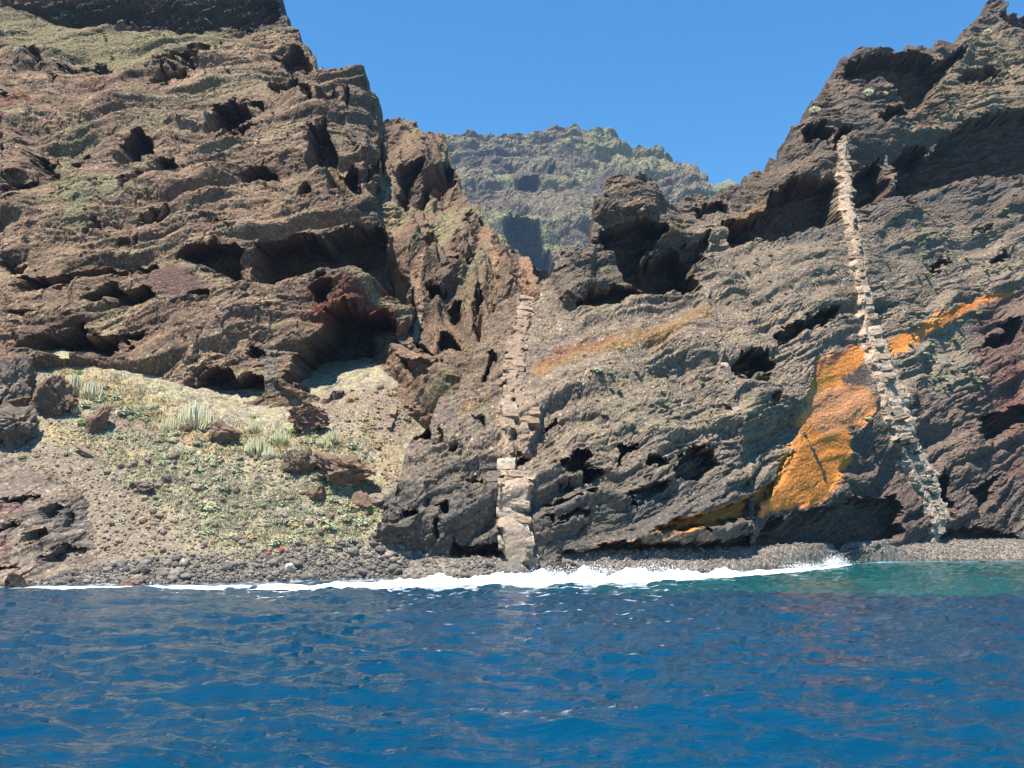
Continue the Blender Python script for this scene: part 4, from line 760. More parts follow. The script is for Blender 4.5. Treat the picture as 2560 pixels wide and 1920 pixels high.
# spray: small drops thrown up over the surf
def spray(pts, seed):
    rg = np.random.default_rng(seed); vs, fs = [], []
    tet = np.array([[1, 1, 1], [1, -1, -1], [-1, 1, -1], [-1, -1, 1]], float); tf = np.array([[0, 1, 2], [0, 3, 1], [0, 2, 3], [1, 3, 2]])
    for px, py, wpx, hm, cnt in pts:
        Y = float(zero_Y(py)) + 1.5
        for k in range(cnt):
            h = abs(rg.normal(0, 0.5)) * hm; xx = px + rg.normal(0, wpx) * (1 - 0.35 * min(1, h / hm)); x, y, z = unproj(xx, py, Y + rg.normal(0, 1.2))
            r = rg.uniform(0.012, 0.032); A = tet @ np.linalg.qr(rg.normal(size=(3, 3)))[0]
            fs.append(tf + 4 * len(vs)); vs.append(A * r + np.array([float(x), float(y), 0.25 + h]))
    return np.concatenate(vs), np.concatenate(fs)
v, f = spray([(2090, 1420, 20, 1.0, 1300), (2020, 1426, 40, 0.5, 600), (1370, 1452, 30, 0.8, 500), (1480, 1450, 50, 0.9, 700), (1640, 1446, 60, 0.9, 700)], 5)
link('sea_spray', raw_mesh('sea_spray', v, f, None, foam_mat, False), kind='stuff', label='fine white spray thrown up where the surf breaks')
# ================================================================== ROCKS, DYKES, PLANTS
def ico_rock(name, seed, sub=2, sq=(1, 1, 1), rough=0.28, freq=1.1, flat=0.0, mat=None, box=0.0):
    """irregular stone about 1 m across, origin near its base"""
    import bmesh
    bm = bmesh.new(); bmesh.ops.create_icosphere(bm, subdivisions=sub, radius=0.5)
    o = Vector((seed * 3.17, seed * 1.73, seed * 7.1))
    rg = random.Random(seed)
    planes = [(Vector((rg.gauss(0, 1), rg.gauss(0, 1), rg.gauss(0, 1))).normalized(), rg.uniform(*((0.27, 0.43) if sub < 4 else (0.2, 0.38)))) for _ in range(7 if sub < 4 else 12)]
    for v in bm.verts:
        p = v.co.copy(); d = p.normalized()
        if box:
            mx = max(abs(d.x), abs(d.y), abs(d.z)); p = p.lerp(p / mx * 0.92, box)
        for nrm, h in planes:
            k = p.dot(nrm)
            if k > h: p -= nrm * (k - h) * (0.85 if not box else 0.4)
        p *= 1 + rough * (mnoise.noise(d * freq + o) + 0.5 * mnoise.noise(d * freq * 2.3 + o) + 0.4 * mnoise.noise(d * freq * 5.1 + o) + (0.3 * mnoise.noise(d * freq * 11 + o) + 0.15 * mnoise.noise(d * freq * 23 + o) if sub > 3 else 0))
        v.co = Vector((p.x * sq[0], p.y * sq[1], p.z * sq[2]))
    me = bpy.data.meshes.new(name); bm.to_mesh(me); bm.free()
    me.polygons.foreach_set('use_smooth', [False] * len(me.polygons))
    if mat: me.materials.append(mat)
    return me
def flat_rock(name, stops, scale=2.0, bump=0.5):
    return rock_mat(name, scale, 0.25, bump, base=stops, lo=0.6, hi=1.35)
K = ALB
def kc(c, k=1.0): return tuple(float(a) * k * v for a, v in zip(K, c))
m_cobble = flat_rock('beach_cobble', [(0.0, kc((0.15, 0.152, 0.158))), (0.5, kc((0.22, 0.215, 0.21))), (0.85, kc((0.3, 0.285, 0.27))), (1.0, kc((0.42, 0.39, 0.36)))])
m_boulder = flat_rock('talus_boulder', [(0.0, kc((0.2, 0.175, 0.155))), (0.5, kc((0.32, 0.28, 0.245))), (0.8, kc((0.42, 0.36, 0.3))), (1.0, kc((0.5, 0.38, 0.27)))])
m_brown = flat_rock('brown_boulder', [(0.0, kc((0.2, 0.14, 0.115))), (1.0, kc((0.25, 0.18, 0.145)))])
m_red = flat_rock('red_stone', [(0.0, kc((0.3, 0.1, 0.07))), (1.0, kc((0.36, 0.13, 0.09)))])
m_white = flat_rock('pale_stone', [(0.0, kc((0.6, 0.58, 0.54))), (1.0, kc((0.75, 0.72, 0.68)))])
m_dark = flat_rock('dark_outcrop', [(0.0, kc((0.2, 0.175, 0.155))), (1.0, kc((0.24, 0.205, 0.18)))], 1.2, 0.7)

# ---- dykes: columns of jointed blocks standing proud of the cliff
m_dyke = flat_rock('dyke_stone', [(0.0, kc((0.29, 0.235, 0.195))), (0.5, kc((0.35, 0.28, 0.225))), (1.0, kc((0.41, 0.32, 0.255)))], 1.6, 0.6)
m_dykeg = flat_rock('grey_dyke_stone', [(0.0, kc((0.37, 0.33, 0.285))), (0.5, kc((0.44, 0.395, 0.345))), (1.0, kc((0.51, 0.455, 0.395)))], 1.6, 0.6)
m_dyked = flat_rock('dark_dyke_stone', [(0.0, kc((0.13, 0.12, 0.115))), (1.0, kc((0.2, 0.185, 0.17)))], 1.6, 0.6)
def block_mesh(seed, mat):
    import bmesh
    bm = bmesh.new(); bmesh.ops.create_cube(bm, size=1.0); bmesh.ops.subdivide_edges(bm, edges=bm.edges[:], cuts=2, use_grid_fill=True)
    o = Vector((seed * 5.3, seed * 2.1, seed)); rg = random.Random(seed); sk = (rg.uniform(-.18, .18), rg.uniform(-.12, .12))
    for v in bm.verts:
        p = v.co.copy(); k = sum(abs(c) > 0.49 for c in p)
        p *= (1.0, 1.0, 0.97, 0.9)[k] if k < 4 else 1
        p += 0.09 * Vector((mnoise.noise(v.co * 2 + o), mnoise.noise(v.co * 2 + o * 1.7), mnoise.noise(v.co * 2 + o * 2.3))) + Vector((rg.uniform(-.03, .03), rg.uniform(-.04, .04), rg.uniform(-.03, .03)))
        p.x += sk[0] * p.z; p.z += sk[1] * p.x; v.co = p
    me = bpy.data.meshes.new('stone_block'); bm.to_mesh(me); bm.free(); me.materials.append(mat); return me
def blk(mat, tag): return [block_mesh(300 + i + tag, mat) for i in range(7)]
B_PINK, B_GREY, B_DARK = blk(m_dyke, 0), blk(m_dykeg, 10), blk(m_dyked, 20)
def dyke(path, label, names, kinds, proud=0.55, rowh=0.8, split=0.5, depth=1.6, seed=1):
    """path: (px, py, width px). One Empty at its foot, one block per joint."""
    rg = random.Random(seed); p = np.array(path, float)
    seg = np.concatenate([[0], np.cumsum(np.hypot(np.diff(p[:, 0]), np.diff(p[:, 1])))])
    def at(s): return [float(np.interp(s, seg, p[:, k])) for k in range(3)]
    base = seat(p[-1, 0], p[-1, 1], names) or Vector((0, 100, 2))
    root = link('rock_dyke', None, loc=base, kind='structure', label=label)
    # smoothed depth along the path
    ss = np.arange(0, seg[-1], 8.0); yy = []
    for s in ss:
        q = [seat(at(s)[0] + o, at(s)[1], names) for o in (-0.7 * at(s)[2], -0.25 * at(s)[2], 0.25 * at(s)[2], 0.7 * at(s)[2])]
        q = [v.y for v in q if v is not None]; yy.append(np.percentile(q, 40) if q else np.nan)
    yy = np.array(yy); ok = np.isfinite(yy); yy = np.interp(ss, ss[ok], yy[ok])
    kw = np.ones(9) / 9; yp = np.concatenate([[yy[0]] * 4, yy, [yy[-1]] * 4]); yy = np.convolve(yp, kw, 'valid')
    s = 0.0
    def pos(q): a = at(q); v = unproj(a[0], a[1], float(np.interp(q, ss, yy))); return np.array([float(v[0]), float(v[1]), float(v[2])])
    while s < seg[-1]:
        px, py, w = at(s); Y = float(np.interp(s, ss, yy)) - proud; ppm = FPX / Y
        a, b = pos(max(s - 25, 0)), pos(min(s + 25, seg[-1])); dv = a - b                       # up the dyke
        lean = min(max(math.atan2(dv[1], max(abs(dv[2]), 0.3)), -0.2), 1.05); per_px = np.linalg.norm(dv[1:]) / max(1.0, min(s + 25, seg[-1]) - max(s - 25, 0))
        h = rowh * rg.uniform(0.7, 1.5); wm = w / ppm                                           # h: length along the slope
        wm *= rg.uniform(0.82, 1.18); n_c = max(1, int(round(wm / (rowh * rg.uniform(1.2, 2.2)))))
        cuts = [0] + sorted((i + rg.uniform(-.28, .28)) / n_c for i in range(1, n_c)) + [1]
        tilt = math.atan2(at(min(s + 12, seg[-1]))[0] - at(max(s - 12, 0))[0], at(min(s + 12, seg[-1]))[1] - at(max(s - 12, 0))[1])
        adv = h / max(per_px, 1e-3)
        for c0_, c1_ in zip(cuts[:-1], cuts[1:]):
            if rg.random() < 0.36: continue                # fallen out: the joint shows the dyke behind
            cx = px + ((c0_ + c1_) / 2 - 0.5) * wm * ppm + rg.uniform(-.06, .06) * w; bw = (c1_ - c0_) * wm * rg.uniform(0.98, 1.12)
            x, y, z = unproj(cx, py + adv * (0.5 + rg.uniform(-.12, .12)), float(np.interp(s + adv * 0.5, ss, yy)) - proud + rg.uniform(-0.05, 0.12))
            o = link('stone_block', rg.choice(kinds(s / seg[-1])), root, rot=(-lean + rg.uniform(-.06, .06), -0.7 * tilt + rg.uniform(-.09, .09), rg.uniform(-.07, .07)), scale=(bw * 1.05, depth * rg.uniform(.9, 1.1), h * rg.uniform(1.06, 1.2)))
            o.location = Vector((float(x), float(y) + depth * 0.42 * math.cos(lean), float(z) - depth * 0.42 * math.sin(lean))) - base
        s += adv
    return root
RN = ['cliff', 'ravine']
# SURF was overwritten by the second cliff: it now holds the right cliff
dyke(DYKES['up'], 'pinkish rock dyke running up from the beach into the ravine, upper column', RN, lambda t: B_PINK, -0.05, 0.75, 0.35, 2.0, 1)
dyke(DYKES['bulge'], 'bulging pinkish spur of jointed rock in the middle of the central dyke', RN, lambda t: B_PINK, -0.05, 0.9, 0.25, 2.2, 2)
dyke(DYKES['strand'], 'left strand of the central dyke, stacked square tan blocks', RN, lambda t: B_PINK + B_GREY, -0.05, 0.85, 0.15, 2.0, 3)
dyke(DYKES['pillar'], 'short grey pillar leaning against the central dyke', RN, lambda t: B_DARK + B_GREY[:1], -0.05, 0.7, 0.1, 1.6, 4)
dyke(DYKES['foot'], 'wide grey foot of the central dyke standing on the beach', RN, lambda t: B_GREY + (B_PINK if t < .5 else B_DARK[:2]), -0.05, 0.75, 0.95, 2.2, 5)
dyke(DYKES['long'], 'long pale dyke crossing the right cliff from the summit down past the orange ash', RN, lambda t: B_PINK if t < .45 else B_PINK + B_GREY + B_GREY, -0.05, 0.95, 0.6, 2.4, 6)
dyke(DYKES['longfoot'], 'grey fractured foot of the long dyke above the gravel beach', RN, lambda t: B_GREY, -0.05, 0.6, 0.7, 2.2, 7)
dyke([(2214, 388, 9), (2218, 440, 10), (2217, 500, 10)], 'thin vertical dyke inside the shadowed upper cliff band', RN, lambda t: B_GREY, -0.05, 0.9, 0, 3.5, 8)
dyke(DYKES['thin'], 'thin grey dyke wandering down the middle of the right cliff', RN, lambda t: B_DARK + B_GREY[:2], -0.05, 0.7, 0, 1.3, 9)
dyke([(1872, 1165, 10), (1880, 1210, 11), (1878, 1290, 11), (1880, 1340, 11), (1886, 1375, 16)], 'dark narrow dyke cutting the ochre band above the gravel', RN, lambda t: B_DARK, -0.05, 0.7, 0, 1.6, 10)
dyke([(2010, 1082, 12), (2030, 1120, 14), (2050, 1160, 14), (2062, 1182, 10)], 'dark leaning rib of rock lying across the orange ash', RN, lambda t: B_DARK, -0.05, 0.8, 0, 1.4, 11)
dyke([(987, 1000, 14), (982, 1025, 14), (974, 1055, 12), (966, 1080, 10)], 'small pinkish rock finger at the edge of the talus', ['cliff', 'talus', 'ravine'], lambda t: B_PINK, 0.5, 0.7, 0, 1.0, 12)
dyke([(1052, 765, 12), (1042, 810, 13), (1034, 850, 12), (1026, 895, 9)], 'narrow tan dyke beside the great cave', ['cliff', 'ravine'], lambda t: B_PINK, 0.5, 0.8, 0, 1.2, 13)

# ---- outcrops and named boulders (photo box: x0, y0, x1, y1)
def stone_at(box, label, mat, cat='boulder', seed=1, sub=4, names=('talus', 'cliff'), depth=None, rough=0.3, sink=0.25, rotz=None, name='boulder', group=None, boxy=0.0, freq=1.3):
    x0, y0, x1, y1 = box; b = seat((x0 + x1) / 2, y1 - 3, names)
    ppm = FPX / b.y; w = (x1 - x0) / ppm; h = (y1 - y0) / ppm; d = depth or w * 0.8
    me = ico_rock(name, seed, sub, (1, 1, 1), rough, freq, mat=mat, box=boxy)
    bb = np.array([v.co[:] for v in me.vertices]); ext = bb.max(0) - bb.min(0); ctr = (bb.max(0) + bb.min(0)) / 2
    S = Vector((w / ext[0], d / ext[1], h * (1 + sink) / ext[2]))
    cz = b.z + h * (0.5 - sink / 2)
    o = link(name, me, loc=(b.x - ctr[0] * S.x, b.y + d * 0.12, cz - ctr[2] * S.z), scale=S, label=label, category=cat)
    if group: o['group'] = group
    return o
SURF['left'] = None; del SURF['left']
stone_at((68, 935, 195, 1042), 'large brown pitted rock half buried in the grass below the left cave', m_brown, 'rock', 31, 5, ('talus',), rough=0.33, sink=0.3)
stone_at((-40, 1005, 88, 1112), 'dark rock jutting in at the left edge of the talus', m_dark, 'rock', 32, 5, ('talus',), rough=0.36)
stone_at((-60, 880, 75, 1000), 'dark craggy rock at the left edge beside the cave', m_dark, 'rock', 33, 5, ('talus',), rough=0.36, sink=0.4)
stone_at((205, 1010, 272, 1082), 'dark upright rock with a pale stick shaped scar beside it', m_brown, 'rock', 34, 4, ('talus',), rough=0.4)
stone_at((515, 1046, 605, 1112), 'brown slanting boulder to the right of the largest cactus bush', m_brown, 'boulder', 35, 4, ('talus',), rough=0.35)
stone_at((449, 1060, 477, 1086), 'small brown triangular boulder between two cactus bushes', m_brown, 'boulder', 36, 3, ('talus',))
stone_at((758, 1216, 815, 1258), 'brown pyramid shaped boulder on the green lower talus', m_brown, 'boulder', 37, 4, ('talus',), rough=0.22)
stone_at((872, 1226, 932, 1268), 'rounded dark brown boulder beside the black cliff foot', m_brown, 'boulder', 38, 4, ('talus',), rough=0.16)
stone_at((918, 1236, 964, 1266), 'lighter brown boulder touching the rounded dark one', m_boulder, 'boulder', 39, 4, ('talus',), rough=0.16)
stone_at((780, 1130, 945, 1222), 'crumbly brown rock ledge at the right end of the talus', flat_rock('ledge', [(0, kc((0.25, 0.185, 0.14))), (1, kc((0.25, 0.185, 0.14)))], 1.5, 0.8), 'rock', 40, 5, ('talus',), rough=0.36, sink=0.3, freq=2.2)
stone_at((690, 1120, 810, 1190), 'low brown crumbly outcrop above the pyramid boulder', flat_rock('ledge_low', [(0, kc((0.24, 0.19, 0.15))), (1, kc((0.24, 0.19, 0.15)))], 1.5, 0.8), 'rock', 41, 5, ('talus',), rough=0.36, sink=0.5, freq=2.2)
stone_at((8, 1436, 78, 1472), 'black wet rock standing in the surf at the left', flat_rock('wet_rock', [(0, kc((0.05, 0.048, 0.046))), (1, kc((0.05, 0.048, 0.046)))], 1.5, 0.8), 'rock', 46, 4, ('talus',), rough=0.36, sink=0.6)
stone_at((300, 1447, 352, 1468), 'wet brown rock with foam around it near the waterline', m_brown, 'rock', 47, 4, ('talus',), rough=0.4, sink=0.6)
stone_at((714, 1010, 826, 1082), 'splintered brown rock fins standing at the mouth of the great cave', flat_rock('fins', [(0, kc((0.27, 0.18, 0.135))), (1, kc((0.27, 0.18, 0.135)))], 1.5, 0.8), 'rock', 48, 5, ('talus',), rough=0.36, sink=0.2, freq=2.6)
stone_at((320, 1205, 388, 1232), 'low dark ledge with a shadow under it in the middle of the talus', m_dark, 'rock', 49, 4, ('talus',), rough=0.4, sink=0.2)
stone_at((712, 1410, 738, 1432), 'grey boulder with a white cap near the waterline', m_white, 'boulder', 50, 3, ('talus',), rough=0.2)
stone_at((662, 1382, 678, 1394), 'red stone lying on the beach below the scrub', m_red, 'stone', 51, 2, ('talus',)); stone_at((695, 1370, 712, 1384), 'dark red stone on the beach, upper right of the red one', m_red, 'stone', 52, 2, ('talus',))
stone_at((345, 1415, 374, 1436), 'round dark boulder low on the cobble beach, left part', m_cobble, 'boulder', 53, 3, ('talus',), rough=0.12); stone_at((552, 1408, 582, 1430), 'round dark boulder low on the cobble beach, middle part', m_cobble, 'boulder', 54, 3, ('talus',), rough=0.12)
stone_at((690, 1278, 720, 1300), 'dark grey angular boulder among the talus stones', m_cobble, 'boulder', 55, 3, ('talus',), rough=0.25); stone_at((400, 1188, 428, 1206), 'black angular boulder on the middle of the talus', m_dark, 'boulder', 56, 3, ('talus',), rough=0.3)
# long fallen ridge of stone on the left talus
stone_at((162, 1136, 276, 1150), 'thin slanting rib of stone with a shadow on the left talus', m_boulder, 'rock', 57, 4, ('talus',), depth=0.7, rough=0.4, sink=0.1).rotation_euler = (0, R(27), 0)

# ---- loose stones
def scatter(mesh_list, name, label, cat, group, pts, smin, smax, squash=(0.6, 0.95), sink=0.3, power=2.2, sd=1):
    rg = random.Random(sd); out = []
    for (x, y) in pts:
        s = smin + (smax - smin) * rg.random() ** power
        z = ground_T(x, y)
        out.append((x, y, z, s, rg.choice(mesh_list), (rg.uniform(-.3, .3), rg.uniform(-.3, .3), rg.uniform(0, 6.28)), rg.uniform(*squash)))
    return out
cob = [ico_rock('beach_boulder', 100 + i, 2, (1, rg2, 1), 0.14, 0.9, mat=m_cobble) for i, rg2 in enumerate((0.8, 0.9, 1.0, 0.75, 0.85, 0.95))]
ang = [ico_rock('talus_boulder', 120 + i, 2, (1, rg2, 1), 0.22, 1.3, mat=m_boulder) for i, rg2 in enumerate((0.8, 0.9, 1.0, 0.75, 0.85, 0.95))]
for me in cob: me.polygons.foreach_set('use_smooth', [True] * len(me.polygons))
def rand_px(n, poly, rg):
    P = np.array(poly, float); g = np.random.default_rng(rg.randrange(1 << 30)); out = np.zeros((0, 2))
    while len(out) < n:
        q = g.uniform(P.min(0), P.max(0), (n * 3, 2)); out = np.concatenate([out, q[poly_sd(P, q[:, 0].astype(np.float32), q[:, 1].astype(np.float32)) > 0]])
    return [tuple(v) for v in out[:n]]
rgp = random.Random(99)
def world_pts(pxs):
    r = []
    for p in pxs:
        b = seat(p[0], p[1], ('talus',))
        if b is not None: r.append((b.x, b.y))
    return r
beach_poly = [(-60, 1425), (100, 1425), (230, 1412), (550, 1385), (800, 1365), (950, 1345), (1120, 1390), (1260, 1412), (1330, 1420), (1300, 1444), (1160, 1450), (900, 1456), (600, 1464), (300, 1468), (-60, 1466)]
tal_poly = [(230, 1160), (420, 1120), (600, 1160), (760, 1220), (930, 1280), (930, 1350), (600, 1385), (400, 1400), (240, 1410), (260, 1300)]
big_b = scatter(cob, 'beach_boulder', '', '', '', world_pts(rand_px(230, beach_poly, rgp)), 0.35, 1.2, sink=0.3, sd=3, power=2.2)
big_t = scatter(ang, 'talus_boulder', '', '', '', world_pts(rand_px(170, tal_poly, rgp)), 0.3, 0.95, sd=4, power=2.0)
for lst, nm, lb, gp in ((big_b, 'beach_boulder', 'rounded dark grey boulder lying on the cobble beach', 'grey boulders on the cobble beach'), (big_t, 'talus_boulder', 'angular grey brown stone lying on the scrubby talus', 'loose stones on the talus slope')):
    for x, y, z, s, me, rot, sq in lst:
        link(nm, me, loc=(x, y, z + s * sq * 0.18), rot=rot, scale=(s, s, s * sq), label=lb, category='boulder' if nm[0] == 'b' else 'stone', group=gp)
def stuff_stones(name, src, pts, smin, smax, label, mat, sd, power=2.0, zf=ground_T):
    rg = random.Random(sd); base = []
    for me in src:
        v = np.array([q.co[:] for q in me.vertices]); f = np.array([p.vertices[:] for p in me.polygons]); base.append((v, f))
    vs, fs, cs, n = [], [], [], 0
    for (x, y) in pts:
        v, f = rg.choice(base); s = smin + (smax - smin) * rg.random() ** power; a = rg.uniform(0, 6.28); c_, s_ = math.cos(a), math.sin(a)
        q = v * s * np.array([1, rg.uniform(.7, 1), rg.uniform(.55, .9)]); q = np.stack([q[:, 0] * c_ - q[:, 1] * s_, q[:, 0] * s_ + q[:, 1] * c_, q[:, 2]], 1) + np.array([x, y, zf(x, y) + s * 0.12])
        t = rg.choice(((0.17, 0.17, 0.175), (0.23, 0.225, 0.22), (0.29, 0.27, 0.25), (0.15, 0.15, 0.155), (0.38, 0.355, 0.32))) if name == 'beach_cobbles' else rg.choice(((0.3, 0.26, 0.225), (0.4, 0.335, 0.265), (0.24, 0.215, 0.2), (0.5, 0.4, 0.29), (0.34, 0.31, 0.28)))
        vs.append(q); fs.append(f + n); n += len(v); cs.append(np.tile(np.array([t]) * K, (len(v), 1)))
    return link(name, raw_mesh(name, np.concatenate(vs), np.concatenate(fs), np.concatenate(cs), mat, False), kind='stuff', label=label)
small = [ico_rock('s', 140 + i, 1, (1, 0.9, 1), 0.2, 1.2) for i in range(6)]
m_vstone = rock_mat('stone_by_vertex', 2.5, 0.3, 0.4, lo=0.6, hi=1.4)
stuff_stones('beach_cobbles', small, world_pts(rand_px(4600, beach_poly, rgp)), 0.12, 0.5, 'small grey cobbles covering the left beach', m_vstone, 11)
tal_all = [(0, 1110), (120, 1060), (300, 1010), (420, 1080), (600, 1110), (800, 1050), (830, 990), (1000, 960), (1040, 1060), (960, 1120), (1000, 1180), (950, 1350), (600, 1400), (240, 1415), (0, 1330)]
stuff_stones('talus_rubble', small, world_pts(rand_px(5600, tal_all, rgp)), 0.1, 0.45, 'small stones and rubble strewn over the talus slope', m_vstone, 12)
GXn = gx
def ground_G(x, y):
    j = int(np.clip(np.searchsorted(gx, x), 1, len(gx) - 1)); col_y = GY[:, j]; return float(np.interp(y, col_y, GZ[:, j]))
gp = []
for _ in range(5200):
    x = rgp.uniform(-8, 100); j = int(np.clip(np.searchsorted(gx, x), 1, 419)); gp.append((x, y_w[j] + 0.2 + (y_f[j] - 2.0 - y_w[j]) * rgp.random()))
stuff_stones('beach_cobbles', small, gp, 0.12, 0.55, 'coarse dark gravel along the foot of the right cliff', m_vstone, 13, zf=ground_G)

# ---- plants
def leaf_mat(name, c1, c2, trans=0.0):
    m, n, b = new_mat(name); oi = node(n, 'ShaderNodeObjectInfo'); tcn = node(n, 'ShaderNodeTexCoord')
    nz = node(n, 'ShaderNodeTexNoise', i_Scale=4.0, i_Detail=2.0); n.links.new(tcn.outputs['Object'], nz.inputs['Vector'])
    ad = node(n, 'ShaderNodeMath', operation='ADD'); n.links.new(oi.outputs['Random'], ad.inputs[0]); n.links.new(nz.outputs[0], ad.inputs[1])
    hf = node(n, 'ShaderNodeMath', operation='MULTIPLY', i_1=0.5); n.links.new(ad.outputs[0], hf.inputs[0])
    n.links.new(ramp(n, hf.outputs[0], [(0.2, c1), (0.8, c2)]), b.inputs['Base Color']); b.inputs['Roughness'].default_value = 0.7
    return m
m_card = leaf_mat('cactus_stem', (0.56, 0.52, 0.28), (0.72, 0.66, 0.42))
m_shrub = [leaf_mat('grey_green_leaf', (0.27, 0.28, 0.15), (0.39, 0.39, 0.235)), leaf_mat('yellow_green_leaf', (0.34, 0.35, 0.18), (0.44, 0.44, 0.25)), leaf_mat('dry_leaf', (0.33, 0.26, 0.11), (0.44, 0.33, 0.15)), leaf_mat('bright_green_leaf', (0.17, 0.24, 0.05), (0.25, 0.32, 0.08))]
def cactus_mesh(seed):
    """candelabra spurge: a dome of upright five-sided stems, unit width"""
    rg = random.Random(seed); vs, fs = [], []
    for k in range(80):
        r = 0.46 * math.sqrt(rg.random()); a = rg.uniform(0, 6.28); x, y = r * math.cos(a), r * math.sin(a)
        top = 0.62 * math.sqrt(max(0.06, 1 - (r / 0.52) ** 2)) * rg.uniform(0.78, 1.08); t = rg.uniform(0.017, 0.026)
        bx, by = x * 0.55, y * 0.55; b = len(vs); n_s = 4
        for i in range(n_s + 1):
            u = i / n_s; cx = bx + (x - bx) * min(1, u * 2.2) ; cy = by + (y - by) * min(1, u * 2.2); rr = t * (1 if i < n_s else 0.45)
            for q in range(5): vs.append((cx + rr * math.cos(q * 1.2566 + a), cy + rr * math.sin(q * 1.2566 + a), top * u))
        for i in range(n_s):
            for q in range(5): fs.append((b + i * 5 + q, b + i * 5 + (q + 1) % 5, b + (i + 1) * 5 + (q + 1) % 5, b + (i + 1) * 5 + q))
        vs.append((x, y, top * 1.02)); tip = len(vs) - 1
        for q in range(5): fs.append((b + n_s * 5 + q, b + n_s * 5 + (q + 1) % 5, tip, tip))
    me = bpy.data.meshes.new('cactus'); me.from_pydata(vs, [], [tuple(dict.fromkeys(f)) for f in fs]); me.materials.append(m_card); return me
cact = [cactus_mesh(i) for i in range(4)]
def put(name, me, px, py, wpx, label, cat, group=None, names=('talus',), hz=1.0, sd=0, off=0.0):
    b = seat(px, py, names)
    if b is None: return None
    w = wpx * (1.15 if name == 'cactus_bush' else 1.0) * b.y / FPX; rg = random.Random(sd + px * 31 + py)
    o = link(name, me, loc=(b.x, b.y + off + (w * 0.2 if 'talus' in names else -w * 0.3), b.z - 0.02 * w), rot=(0, 0, rg.uniform(0, 6.28)), scale=(w, w, w * hz), label=label, category=cat)
    if group: o['group'] = group
    return o
G_C = 'pale candelabra spurge bushes on the talus'
cacts = [(178, 984, 62, 1.0, 'pale cactus bush at the upper left of the grassy talus, left of a twin'), (226, 998, 58, 1.0, 'pale cactus bush touching the upper left one on its right'), (484, 1068, 82, 1.0, 'largest pale cactus bush, below the middle cave'), (422, 1082, 54, 0.95, 'pale cactus bush just left of the largest one'),
 (124, 1034, 36, 1.0, 'small pale cactus bush below the large brown pitted rock'), (185, 1035, 36, 0.9, 'small pale cactus bush next to a green cushion on the left talus'), (634, 1080, 36, 0.9, 'small yellowish cactus bush above the two long ones'), (640, 1140, 66, 0.9, 'wide pale cactus bush beneath the small yellowish one'), (672, 1146, 40, 0.9, 'cactus bush overlapping the right side of the wide one'),
 (700, 1112, 58, 0.8, 'whitish cactus bush left of the splintered fins'), (735, 1148, 46, 0.85, 'narrow pale cactus bush right of the wide one'), (828, 1108, 42, 1.0, 'tall pale cactus bush on the right of the grassy talus'), (805, 1118, 44, 0.7, 'low yellowish cactus bush at the foot of the tall one'), (795, 1158, 34, 0.9, 'dark stemmed cactus bush above the crumbly ledge'), (377, 1022, 30, 0.6, 'low green cactus clump on the strip of dry grass')]
for i, (px, py, w, hz, lb) in enumerate(cacts): put('cactus_bush', cact[i % 4], px, py, w, lb, 'cactus', G_C, hz=hz * 1.2, sd=i)
def shrub_mesh(seed, mat, n=520, leaf=0.085):
    """cushion of small leaves over several lobes, unit width"""
    rg = random.Random(seed); vs, fs = [], []; lob = [(rg.uniform(-.24, .24), rg.uniform(-.24, .24), rg.uniform(-.02, .14), rg.uniform(.17, .27)) for _ in range(8)]
    from mathutils import Quaternion
    for k in range(n):
        cx, cy, cz, r = rg.choice(lob); d = Vector((rg.gauss(0, 1), rg.gauss(0, 1), abs(rg.gauss(0, .9)))).normalized(); p = Vector((cx, cy, cz)) + d * r * rg.uniform(.8, 1.03)
        u = d.orthogonal().normalized(); u.rotate(Quaternion(d, rg.uniform(0, 6.28))); w = d.cross(u); s = leaf * rg.uniform(.6, 1.3); d2 = (d * .35 + w * .8).normalized()
        b = len(vs); vs += [p - u * s * .5, p + u * s * .5, p + d2 * s * 1.3 + u * s * .25, p + d2 * s * 1.3 - u * s * .25]; fs.append((b, b + 1, b + 2, b + 3))
    me = bpy.data.meshes.new('shrub'); me.from_pydata([tuple(v) for v in vs], [], fs); me.materials.append(mat); return me
shr = [[shrub_mesh(400 + 10 * k + i, m) for i in range(3)] for k, m in enumerate(m_shrub)]
G_S = 'low cushion shrubs on the talus'
def many(n, poly, kinds, wmin, wmax, label, cat, group, names, sd, hz=0.95, name='cushion_shrub'):
    rg = random.Random(sd)
    for px, py in [(a + rg.gauss(0, 14), c + rg.gauss(0, 8)) for a, c in rand_px(n, poly, rg)]: put(name, rg.choice(shr[rg.choice(kinds)]), px, py, wmin + (wmax - wmin) * rg.random() ** 1.7, label, cat, group, names, hz * rg.uniform(.8, 1.2), sd)
many(165, [(130, 960), (330, 990), (560, 1090), (860, 1090), (940, 1180), (950, 1340), (700, 1330), (420, 1180), (200, 1090)], (0, 0, 1), 16, 46, 'grey green cushion shrub among the stones of the talus', 'shrub', G_S, ('talus',), 21)
many(45, [(480, 1300), (700, 1250), (940, 1260), (950, 1360), (760, 1370), (540, 1395)], (0, 1, 1, 2), 26, 66, 'yellowish cushion shrub on the lowest talus above the beach', 'shrub', 'shrubs above the cobble beach', ('talus',), 22, 0.75)
many(40, [(130, 930), (300, 965), (520, 1060), (640, 1095), (850, 1080), (860, 1130), (560, 1120), (330, 1040), (150, 970)], (2, 2, 1, 0), 18, 46, 'dry orange yellow tuft on the upper strip of the talus', 'shrub', 'dry tufts on the grassy strip', ('talus',), 23, 0.7)
many(40, [(0, 1130), (300, 1120), (480, 1250), (560, 1340), (300, 1400), (240, 1300), (100, 1240)], (0, 0, 1), 12, 28, 'small grey shrub on the bare left part of the talus', 'shrub', 'small shrubs on the bare talus', ('talus',), 24)
